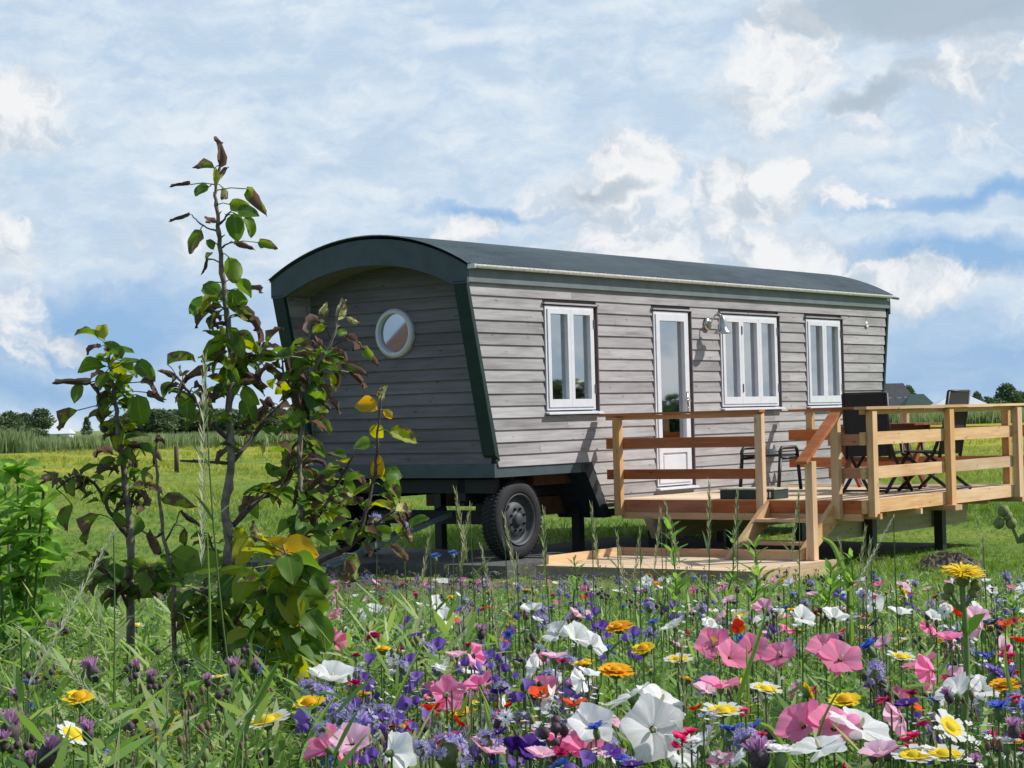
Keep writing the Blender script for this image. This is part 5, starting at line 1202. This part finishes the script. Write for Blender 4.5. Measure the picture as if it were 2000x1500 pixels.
mid = 'among the meadow flowers'
KD = dict(
 wm=Kind('white_mallow', 'mallow flower', 'smaller white mallow blossom ' + mid, 'white mallows of the meadow', H_mallow(K_W, .029), 5, tilt=.85, scale=(.5, .95)),
 pm=Kind('pink_mallow', 'mallow flower', 'pink cup shaped mallow blossom ' + mid, 'pink mallows of the meadow', H_mallow(K_P, .029), 5, tilt=.85, scale=(.5, .95)),
 lm=Kind('pale_mallow', 'mallow flower', 'pale pink mallow blossom ' + mid, 'pale pink mallows of the meadow', H_mallow(K_LP, .024), 4, tilt=.85),
 da=Kind('tidytips_daisy', 'daisy', 'small daisy with yellow petals tipped white ' + mid, 'white tipped daisies', H_daisy, 3),
 ym=Kind('corn_marigold', 'marigold', 'small yellow marigold ' + mid, 'yellow marigolds', H_mari(K_Y, 14, .019), 3), om=Kind('orange_marigold', 'marigold', 'small orange marigold ' + mid, 'orange marigolds', H_mari(K_O), 2),
 bc=Kind('cornflower', 'cornflower', 'blue cornflower ' + mid, 'blue cornflowers', H_corn(K_B), 4), cc=Kind('cornflower', 'cornflower', 'crimson cornflower ' + mid, 'crimson cornflowers', H_corn(K_C), 3), vc=Kind('cornflower', 'cornflower', 'violet cornflower ' + mid, 'violet cornflowers', H_corn(K_V), 2), wc=Kind('cornflower', 'cornflower', 'white cornflower ' + mid, 'white cornflowers', H_corn(K_W), 2),
 bu=Kind('bugloss', 'bugloss flower', 'purple bell shaped bugloss ' + mid, 'purple bugloss flowers', H_bell(K_V, 5, .0105), 4), ph=Kind('phacelia', 'phacelia flower', 'fuzzy lilac phacelia head ' + mid, 'lilac phacelia heads', H_phac(K_L), 3),
 th=Kind('thistle', 'thistle', 'lilac tufted thistle head ' + mid, 'thistle heads', H_thistle, 4, (.0016, 8, .05), .35, (.75, 1.15)), tb=Kind('thistle_bud', 'thistle bud', 'cluster of dark closed thistle buds ' + mid, 'dark thistle buds', H_buds(), 4, (.0016, 6, .04), .3, (.65, 1.0)),
 po=Kind('poppy', 'poppy', 'small red poppy ' + mid, 'red poppies', H_poppy, 2), ro=Kind('rose_campion', 'campion', 'cluster of rose red campions ' + mid, 'rose red campions', H_rose, 3), ti=Kind('baby_breath', 'small flower', 'spray of tiny white flowers ' + mid, 'tiny white flower sprays', H_tiny(K_W), 3),
 tl=Kind('toadflax', 'small flower', 'spray of tiny lilac flowers ' + mid, 'tiny lilac flower sprays', H_tiny(K_L, 8, .016), 3), ty=Kind('mustard', 'small flower', 'spray of tiny yellow flowers ' + mid, 'tiny yellow flower sprays', H_tiny(K_Y, 6, .012), 2),
 dv=Kind('larkspur', 'small flower', 'deep violet larkspur blossom ' + mid, 'deep violet larkspurs', H_mallow(K_DV, .016, .5), 2),
 sp=Kind('seed_head', 'seed head', 'small brown seed head '+mid, 'brown seed heads', H_buds(simple('seed_brown', (.16, .10, .06), .9, nscale=90, namt=.4), 2, .005), 4, (.0013, 6, .04), .3, (.7, 1.1)), gb=Kind('green_bud', 'flower bud', 'small pale green flower bud '+mid, 'green buds', H_buds(M_gbud, 3, .005), 3, (.0013, 8, .05), .3, (.7, 1.1)),
 ea=Kind('grass_stalk', 'grass stalk', 'pale grass stalk with a feathery ear ' + mid, 'grass stalks', H_ear(), 3, (.0011, 2, .08), .2, (.8, 1.2)))
def canopyD(x, y, lift=0.02):
    d_ = ray(x, y); d_ = d_ / d_.y
    D = 1.9
    while D < 15.6:
        if EYE + d_.z * D < gz(D) + hcan(D) + lift: return D
        D += .03
    return 15.6
HERO = []
def hero(k, x, y, size=1.0, dirv=None, label=None, D=None, lift=.05):
    D = D or canopyD(x, y, lift); HERO.append((x, y, (75 if k in ('bw', 'bp') else 34 if k in ('wm', 'da', 'om', 'ym') else 16) * size, D)); return KD[k].put(at(x, y, D), size, None, None, label, dirv)
CAMW = Vector((0, -1, .35))
# blossoms one can point to
big = Kind('white_mallow', 'mallow flower', '', 'white mallows of the meadow', H_mallow(K_W, .043, .28), 2); KD['bw'] = big
bigp = Kind('pink_mallow', 'mallow flower', 'small pink mallow blossom in the right hand half of the meadow', 'pink mallows of the meadow', H_mallow(K_P, .040, .62), 3); KD['bp'] = bigp
hero('bw', 1275, 1425, 1.0, (.15, -.95, .25), 'largest white mallow blossom, open wide towards the viewer', 3.05)
hero('bw', 1290, 1372, .85, (.35, -.35, .85), 'white mallow blossom just above the largest one', 3.2)
hero('bw', 1232, 1362, .8, (-.5, .1, .85), 'white mallow blossom seen from the side, left above the largest one', 3.2)
hero('wm', 1325, 1470, 1.0, (.6, -.5, .3), 'white mallow blossom half hidden to the right below the largest one', 3.0)
for (x, y, k, dv, t) in ((1640, 1290, 1.0, (.2, -.6, .7), 'pink mallow blossom, right of the pair above the yellow marigold'), (1612, 1268, .85, (-.3, -.4, .85), 'ruffled pink mallow blossom behind the right pink pair'), (1570, 1420, .92, (-.5, -.45, .75), 'large pink mallow blossom low at the right, beside a second one'), (1628, 1425, .95, (.25, -.5, .8), 'large pink mallow blossom in front of a white one'),
                         (1395, 1262, .9, (-.2, -.7, .6), 'pale pink mallow blossom left of the white tipped daisies'), (1425, 1285, .8, (.4, -.6, .6), 'pink mallow blossom touching the pale one'), (1470, 1268, .75, (.1, -.8, .5), 'folded pink mallow blossom beside the pink pair'), (1525, 1282, .8, (-.3, -.5, .8), 'pink mallow blossom between the folded one and the ruffled one')):
    hero('bp', x, y, k * .84, dv, t)
hero('bw', 1680, 1422, .85, (.3, -.3, .9), 'white mallow blossom behind the large pink one'); hero('bw', 1600, 1462, .7, (-.3, -.2, .9), 'white mallow blossom below the large pink pair')
hero('wm', 648, 1328, 1.15, (.1, -.3, .95), 'white mallow blossom at the right foot of the pear shoots'); hero('wm', 1090, 1240, .9, (-.4, -.5, .7), 'white mallow blossom near a thistle, left of the orange marigold'); hero('wm', 1125, 1248, 1.0, (.4, -.5, .7), 'white mallow blossom right beside another, left of the orange marigold'); hero('wm', 1155, 1262, .8, None, None)
hero('wm', 730, 1195, .9, (0, -.4, .9), None); hero('wm', 850, 1180, 1.0, (.6, -.5, .3), None); hero('wm', 868, 1210, .9, (.5, -.7, .3), None); hero('wm', 825, 1185, .7, None, None); hero('wm', 700, 1198, .8, None, None); hero('lm', 720, 1172, .9, None, None); hero('pm', 655, 1205, .9, None, None); hero('pm', 652, 1255, .9, None, None); hero('wm', 1318, 1225, .9, None, None); hero('wm', 1048, 1305, .7, (-.8, -.3, .3), None); hero('wm', 1078, 1370, .7, (-.8, -.3, .3), None)
for (x, y, s_, t) in ((272, 1116, 1.35, 'daisy beside the trunk of the left withered sapling'), (522, 1410, 1.45, 'largest white tipped daisy, low left of the pear shoots'), (1325, 1289, 1.1, 'white tipped daisy just left of the pale pink mallow'), (1495, 1347, 1.1, 'white tipped daisy below the folded pink mallow'), (1412, 1390, 1.25, 'white tipped daisy right of the largest white mallow'), (1760, 1284, 1.05, 'white tipped daisy right of the pink mallow pair'), (1788, 1478, 1.2, 'white tipped daisy at the bottom right edge'), (1845, 1476, 1.2, 'white tipped daisy left of the tall yellow sow thistle stem')):
    hero('da', x, y, s_, (random.uniform(-.2, .2), -.15, 1), t)
for k, x, y, s_, t in (('om', 1208, 1226, 1.35, 'large orange marigold above the white mallow pair'), ('om', 1203, 1312, 1.25, 'drooping orange marigold just above the largest white mallow'), ('ym', 1257, 1268, 1.3, 'yellow marigold right of the large orange one'), ('ym', 1650, 1370, 1.35, 'flat yellow marigold above the large pink mallows'), ('ym', 155, 1364, 1.5, 'yellow marigold low at the left edge'), ('om', 1962, 1340, 1.0, 'orange marigold at the right edge'), ('ym', 604, 1376, 1.4, 'yellow marigold seen from the side below the pear shoots')):
    hero(k, x, y, s_, (random.uniform(-.3, .3), -.25, .9), t)
for k, x, y, s_ in (('bc', 1698, 1266, 1.5), ('bc', 1425, 1432, 1.4), ('bc', 1380, 1330, 1.0), ('bc', 1830, 1372, 1.1), ('bc', 1950, 1384, 1.4), ('bc', 930, 1195, 1.0), ('bc', 768, 1155, 1.1), ('bc', 745, 1164, 1.0), ('bc', 1548, 1162, 1.2), ('bc', 850, 1088, 1.2), ('bc', 885, 1082, 1.1), ('cc', 787, 1143, 1.3), ('cc', 813, 1163, 1.2), ('cc', 743, 1172, 1.2), ('cc', 770, 1184, 1.3), ('cc', 730, 1247, 1.3), ('ro', 865, 1443, 1.3), ('ro', 890, 1440, 1.5), ('ro', 1350, 1432, 1.4), ('ro', 1332, 1445, 1.2), ('ro', 1785, 1440, 1.4), ('ro', 1968, 1270, 1.6), ('ro', 1975, 1282, 1.4), ('po', 935, 1194, 1.3), ('po', 885, 1212, 1.2), ('po', 425, 1138, 1.0),
                  ('bu', 720, 1300, 1.15), ('bu', 805, 1300, 1.1), ('bu', 728, 1350, 1.1), ('bu', 815, 1335, 1.0), ('bu', 687, 1387, 1.1), ('bu', 795, 1377, 1.1), ('bu', 795, 1222, 1.2), ('bu', 858, 1270, 1.3), ('bu', 605, 1410, 1.3), ('bu', 1173, 1232, 1.2), ('bu', 1238, 1243, 1.1), ('dv', 1010, 1468, 1.2), ('dv', 1034, 1466, 1.1), ('vc', 1940, 1318, 1.4), ('vc', 1975, 1322, 1.3), ('ph', 605, 1355, 1.3), ('ph', 660, 1415, 1.6), ('ph', 700, 1420, 1.7), ('ph', 875, 1475, 1.6), ('ph', 635, 1440, 1.2), ('ph', 632, 1368, 1.1), ('pm', 640, 1462, .9), ('pm', 908, 1350, .7), ('th', 182, 1312, 1.6), ('th', 98, 1232, 1.7), ('th', 455, 1310, 1.5), ('th', 20, 1068, 1.4), ('th', 42, 1070, 1.2), ('th', 20, 1425, 1.8), ('th', 92, 1475, 1.7), ('th', 905, 1228, 1.3), ('th', 940, 1236, 1.2), ('th', 1440, 1152, 1.2), ('wc', 1480, 1468, 1.6), ('wc', 1525, 1475, 1.7), ('wc', 1370, 1452, 1.5), ('th', 1482, 1478, 1.5), ('lm', 1905, 1208, 1.2), ('bp', 1800, 1300, .7), ('pm', 1820, 1310, .9), ('ph', 788, 1030, 1.1), ('ph', 735, 1015, 1.0), ('ph', 1965, 1128, 1.4), ('ty', 1405, 1265, 1.2)):
    hero(k, x, y, s_, None, None, 6.2 if y < 1100 and k in ('bc', 'ph') else None)
# scattered blossoms: (kind, number, x range, y range)
def scatter(k, n, x0, x1, y0, y1, pw=1.0):
    for _ in range(int(n * (2.6 if k not in ('th', 'tb', 'sp', 'gb', 'ea') else 1.6))):
        x = random.uniform(x0, x1); y = y0 - 25 + (y1 - y0 + 25) * random.random() ** (pw * 1.35); D = canopyD(x, y, random.uniform(-.04, .09)) * random.uniform(.97, 1.03)
        if any((x - a) ** 2 + (y - b) ** 2 < r * r and D < d_ + .6 for a, b, r, d_ in HERO): continue
        KD[k].put(at(x, y, D))
for row in (('bc', 34, 620, 2040, 1150, 1500, 1.3), ('bc', 8, -30, 600, 1120, 1500), ('cc', 26, 640, 2040, 1150, 1480), ('vc', 12, 640, 2040, 1150, 1490), ('bu', 34, 600, 1250, 1150, 1500, 1.5), ('bu', 9, 1250, 2040, 1180, 1500), ('ph', 22, 600, 1300, 1160, 1500), ('ph', 22, 1350, 2040, 1140, 1480), ('tl', 26, 600, 2040, 1150, 1500), ('ti', 60, 600, 2040, 1170, 1500), ('ti', 14, -30, 600, 1130, 1500),
            ('wm', 30, 620, 2040, 1160, 1500, 1.8), ('pm', 20, 640, 2040, 1160, 1500, 1.6), ('lm', 28, 600, 2040, 1160, 1500, 1.5), ('da', 10, 1000, 2040, 1200, 1500), ('da', 4, 0, 600, 1150, 1500), ('ym', 26, 600, 2040, 1140, 1500), ('ty', 26, 0, 2040, 1130, 1450), ('po', 13, 640, 2040, 1160, 1450), ('ro', 26, 620, 2040, 1180, 1500), ('wc', 22, 640, 2040, 1170, 1500), ('dv', 14, 640, 2040, 1180, 1500),
            ('th', 24, -30, 560, 1100, 1500), ('th', 34, 600, 2040, 1150, 1500), ('tb', 42, -30, 560, 1110, 1500), ('tb', 74, 600, 2040, 1140, 1480, 1.5), ('ea', 50, -30, 2040, 1130, 1480), ('sp', 120, -30, 2040, 1130, 1500, 1.3), ('gb', 110, -30, 2040, 1130, 1500, 1.2)):
    scatter(*row)
# tall grass ears standing above the meadow
KT = Kind('grass_stalk', 'grass stalk', 'tall grass stalk with a long ear rising before the wagon', 'tall grass stalks', H_ear(.17, M_straw, 44, .011), 3, (.0014, 2, .10), .1)
KP = Kind('pale_grass', 'grass stalk', '', 'pale plumed grasses', H_ear(.36, petal('plume', (.42, .46, .30), (.58, .60, .46), .4), 90, .016), 2, (.0014, 2, .10), .05)
for (x, y, D) in ((890, 962, 4.6), (1062, 1000, 4.8), (918, 992, 5.2), (1155, 990, 5.2), (985, 1010, 5.4), (1205, 1045, 5.5), (1250, 1040, 5.6), (1385, 945, 5.0), (1440, 962, 5.3), (1300, 985, 5.3), (1290, 1000, 5.6), (1560, 965, 5.2), (840, 1040, 5.0), (940, 1070, 5.4), (1010, 1090, 5.2), (1690, 1035, 5.2), (1640, 1060, 5.4), (1920, 1050, 5.0), (1700, 1060, 4.8), (960, 1150, 4.4), (790, 1190, 4.2), (1330, 1260, 3.4), (1160, 1330, 3.2), (1480, 1340, 3.3)):
    a = random.uniform(-.25, .25); KT.put(at(x, y, D), 1.0, None, None, None, (a, 0, 1))
KP.put(at(400, 700, 3.4), 1.0, None, None, 'very tall pale green grass plume in front of the tall sapling', (.04, 0, 1)); KP.put(at(222, 1040, 3.2), .8, None, None, 'pale silvery grass plume leaning right before the left sapling', (.5, 0, .85)); KP.put(at(1745, 1010, 4.4), .55, None, None, 'pale grass plume leaning right below the deck', (.5, 0, .85)); KP.put(at(40, 1228, 3.0), .6, None, None, 'pale grass plume leaning left at the left edge', (-.75, 0, .7)); KP.put(at(905, 1195, 3.6), .7, None, None, 'pale grass plume rising from the middle of the meadow', (.12, 0, 1))
# long arching blades
def longblade(pts, D, w, label, m_=M_under, r=.5):
    P = smooth_poly([at(x, y, D + k * .03) for k, (x, y) in enumerate(pts)], 5); mb = MB(); n = len(P); row = []
    base = P[0]; P = [Vector((base.x, base.y, gz(base.y)))] + P; n += 1
    for k, p in enumerate(P):
        t = (P[min(k + 1, n - 1)] - P[max(k - 1, 0)]).normalized(); s_ = t.cross(Vector((.15, 1, .1))).normalized() * w * (1 - (k / n) ** 2.5); c = Vector((0, 1, 0)) * w * .5; row.append((p - s_, p + c, p + s_))
    for k in range(n - 1):
        for j in range(2): mb.face([row[k][j], row[k][j + 1], row[k + 1][j + 1], row[k + 1][j]], r)
    loc = (P[0].x, P[0].y, P[0].z); o = link('tall_grass', mb.mesh('tall_grass', m_, loc), None, loc); tag(o, label, 'grass', 'long grass leaves')
for pts, D, w, r, t in (([(590, 1490), (610, 1430), (650, 1365)], 2.7, .0045, .62, 'broad blue green blade rising below the pear shoots'), ([(455, 1500), (490, 1390), (545, 1290)], 2.8, .006, .3, 'dark green blade crossing left of the pear shoots'), ([(690, 1500), (740, 1440), (790, 1330), (830, 1250)], 2.9, .004, .6, 'long blade rising through the purple buglosses'), ([(810, 1500), (822, 1460), (838, 1425)], 2.5, .006, .8, 'short bright green blade at the bottom centre'), ([(945, 1490), (950, 1430), (955, 1390), (935, 1340)], 2.7, .004, .75, 'bright blade bending left beside the deep violet larkspur'), ([(985, 1500), (960, 1430), (945, 1370)], 2.6, .005, .7, 'bright blade in front of the bending one'), ([(1400, 1500), (1430, 1400), (1480, 1250), (1500, 1180)], 2.9, .0045, .45, 'long upright blade right of the largest white mallow'),
                        ([(1440, 1500), (1460, 1380), (1458, 1260)], 3.0, .004, .55, 'upright blade left of the pink mallows'), ([(1660, 1150), (1630, 1070), (1605, 1050)], 5.2, .008, .6, 'blade bending left at the platform corner'), ([(1540, 1480), (1500, 1420), (1440, 1415)], 2.8, .005, .6, 'arching blade below the right hand daisies'), ([(1580, 1500), (1610, 1400), (1650, 1330)], 2.6, .0022, .2, 'thin dark blade crossing the large pink mallow'), ([(395, 1430), (410, 1250), (405, 1040)], 3.6, .0032, .66, 'straight grey green blade left of the tall sapling'), ([(1950, 1500), (1900, 1440), (1850, 1430)], 2.7, .006, .3, 'broad dark leaf blade at the lower right edge'), ([(2005, 1440), (1970, 1330), (1962, 1260)], 3.0, .004, .5, 'upright blade at the right edge')):
    longblade(pts, D, w, t, r=r)
# leafy weeds in front of the steps
def weed(x, y0, y1, D, label, n=22, L=.055, lean=0.0):
    a = at(x, y0, D); b = at(x + lean, y1, D); root = link('leafy_weed', None, None, (a.x, a.y, gz(a.y))); tag(root, label, 'weed', 'leafy weeds'); mb = MB(); Q = smooth_poly([Vector((a.x, a.y, gz(a.y))), a, (a + b) / 2 + Vector((.01, 0, 0)), b], 5); mb.tube(Q, [.0035 - .0022 * k / len(Q) for k in range(len(Q))], 6); S = Soup()
    for k in range(n):
        t = .35 + .65 * (k + random.random()) / n; q = Q[min(int(t * (len(Q) - 1)), len(Q) - 1)]; an = k * 2.4; dv = np.array([math.cos(an), math.sin(an), random.uniform(.6, 1.5)]); S.add(WEEDL[k % 3], (frame(dv, (-.3 * math.cos(an), -.3, 1)) * L * random.uniform(.7, 1.25) * (1.15 - .35 * t))[None], (np.array(q - root.location))[None], np.array([random.uniform(.2, .95)]))
    link('stem', mb.mesh('stem', M_stem, root.location, True), root); link('foliage', S.mesh('foliage', M_bright, True), root)
WEEDL = [leaf_tpl(.5, .3, 0, .13, .02, 0, 5, 3, seed=20 + q) for q in range(3)]
weed(1318, 1240, 1022, 4.9, 'leafy weed before the low platform, left of the steps', 30, .062, -12); weed(1468, 1230, 1060, 4.9, 'leafy weed growing in front of the steps', 26, .06, 6); weed(1420, 1200, 1035, 5.6, 'thin leafy weed between two others before the steps', 18, .045, 10)
weed(1655, 1190, 1085, 5.2, 'leafy weed with reddish tip right of the platform corner', 16, .05, 6); weed(1120, 1200, 1088, 5.4, 'small leafy weed at the platform front edge', 12, .045, 0); weed(1602, 1230, 1110, 5.0, 'narrow leaved weed below the platform corner', 22, .07, 20); weed(1975, 1260, 1170, 5.0, 'leafy weed at the right edge', 16, .06, 0)
# hero sow thistle
D = 2.9; b0 = at(1883, 1495, D); root = link('sow_thistle', None, None, (b0.x, b0.y, gz(b0.y))); tag(root, 'tall sow thistle with one big yellow head towering over the meadow at the right', 'sow thistle'); off = root.location
mb = MB(); Q = smooth_poly([Vector((b0.x, b0.y, gz(b0.y))), b0, at(1888, 1350, D), at(1886, 1230, D), at(1880, 1165, D), at(1878, 1135, D)], 5); mb.tube(Q, [.0062 - .0028 * k / len(Q) for k in range(len(Q))], 10); link('stem', mb.mesh('stem', M_gstem := leafy('sow_stem', [(0, (.16, .25, .06)), (1, (.20, .30, .09))], .15), off, True), root)
h = at(1880, 1120, D); mb = MB()
for tl, R, n in ((-.15, .033, 40), (.1, .032, 36), (.35, .027, 30), (.7, .020, 22)): ring(mb, n, .006, R, .0035, tl, .004, .1, 3)
fh = link('flower_head', mb.mesh('flower_head', K_Y), root, h - off); fh.rotation_euler = (.18, .05, 0)
mb = MB(); mb.lathe([(-.020, .003), (-.016, .009), (-.006, .0105), (.004, .013)], (0, 0, 0), (0, 0, 1), 12); link('calyx', mb.mesh('calyx', M_gbud, None, True), root, h - off)
for (x, y, r) in ((1853, 1150, .0085), (1906, 1143, .0085), (1848, 1165, .006), (1900, 1158, .007)):
    p = at(x, y, D); mb = MB(); mb.ball((0, 0, 0), r, r * 1.1, 10, 7); link('bud', mb.mesh('bud', M_gbud, None, True), root, p - off); mb = MB(); mb.tube(smooth_poly([p - off, (p + at(1880, 1185, D)) / 2 + Vector((0, 0, -.006)) - off, at(1880, 1195, D) - off], 3), .0022, 6, False); link('side_stalk', mb.mesh('side_stalk', M_gstem, None, True), root)
lf = MB()
for (x, y, dx) in ((1886, 1232, 40), (1884, 1240, -14)): 
    p = at(x, y, D) - off; e = at(x + dx, y - 35, D) - off; sd = Vector((0, .006, .008)); lf.face([p - sd, p + sd, (p + e) / 2 + sd * 1.2, e, (p + e) / 2 - sd * 1.1])
link('bract', lf.mesh('bract', M_bright), root)
D = 3.1; b0 = at(2010, 1130, D); root = link('sow_thistle', None, None, (b0.x, b0.y, gz(b0.y))); tag(root, 'sow thistle with only green round buds leaning in at the right edge', 'sow thistle'); off = root.location
mb = MB(); Q = smooth_poly([Vector((b0.x + .02, b0.y, gz(b0.y))), b0, at(1990, 1060, D), at(1972, 1015, D)], 5); mb.tube(Q, [.0045 - .0018 * k / len(Q) for k in range(len(Q))], 9); link('stem', mb.mesh('stem', M_gstem, off, True), root)
for (x, y, r) in ((1960, 998, .0095), (1951, 1022, .009), (1975, 1022, .009), (1968, 1008, .008)): mb = MB(); mb.ball((0, 0, 0), r, r * 1.05, 10, 7); link('bud', mb.mesh('bud', M_gbud, None, True), root, at(x, y, D) - off)

# trees and a neighbouring house outside the frame, mirrored in the window panes
for x, y, z, M, h_, w_ in ((96, 46.5, 3.9, WIDE, HW, 2.0), (97, 50.5, 4.0, ROUND, HR, 2.6), (96, 54, 3.4, WIDE, HW, 1.8), (96, 57.5, 2.7, BUSH, HB, 1.3), (96, 61, 1.9, BUSH, HB, 1.2), (97, 64.5, 1.7, BUSH, HB, 1.2), (96, 68, 1.8, BUSH, HB, 1.2)):
    nm_ = 'bush' if M is BUSH else 'tree'; r_ = link(nm_, None, None, (x, y, GZ)); tag(r_, nm_ + ' out of frame to the right, mirrored in the wagon windows', nm_, 'mirrored ' + nm_ + 's'); r_.scale = (z / h_ * w_, z / h_ * w_, z / h_); link('crown', M[0], r_); link('trunk', M[1], r_)
h = link('brick_house', None, None, (-46, 10.95, GZ)); tag(h, 'brick house with brown roof out of frame, mirrored in the round window', 'house')
b = MB(); b.box(-5, 5, -7, 0, 0, 3.4); link('wall', b.mesh('wall', M_brick), h); b = MB(); prism_roof(b, -5, 5, -7, 0, 3.4, 7.4, 0); link('roof', b.mesh('roof', simple('brown_tiles', (.13, .07, .05), .8, nscale=3)), h)
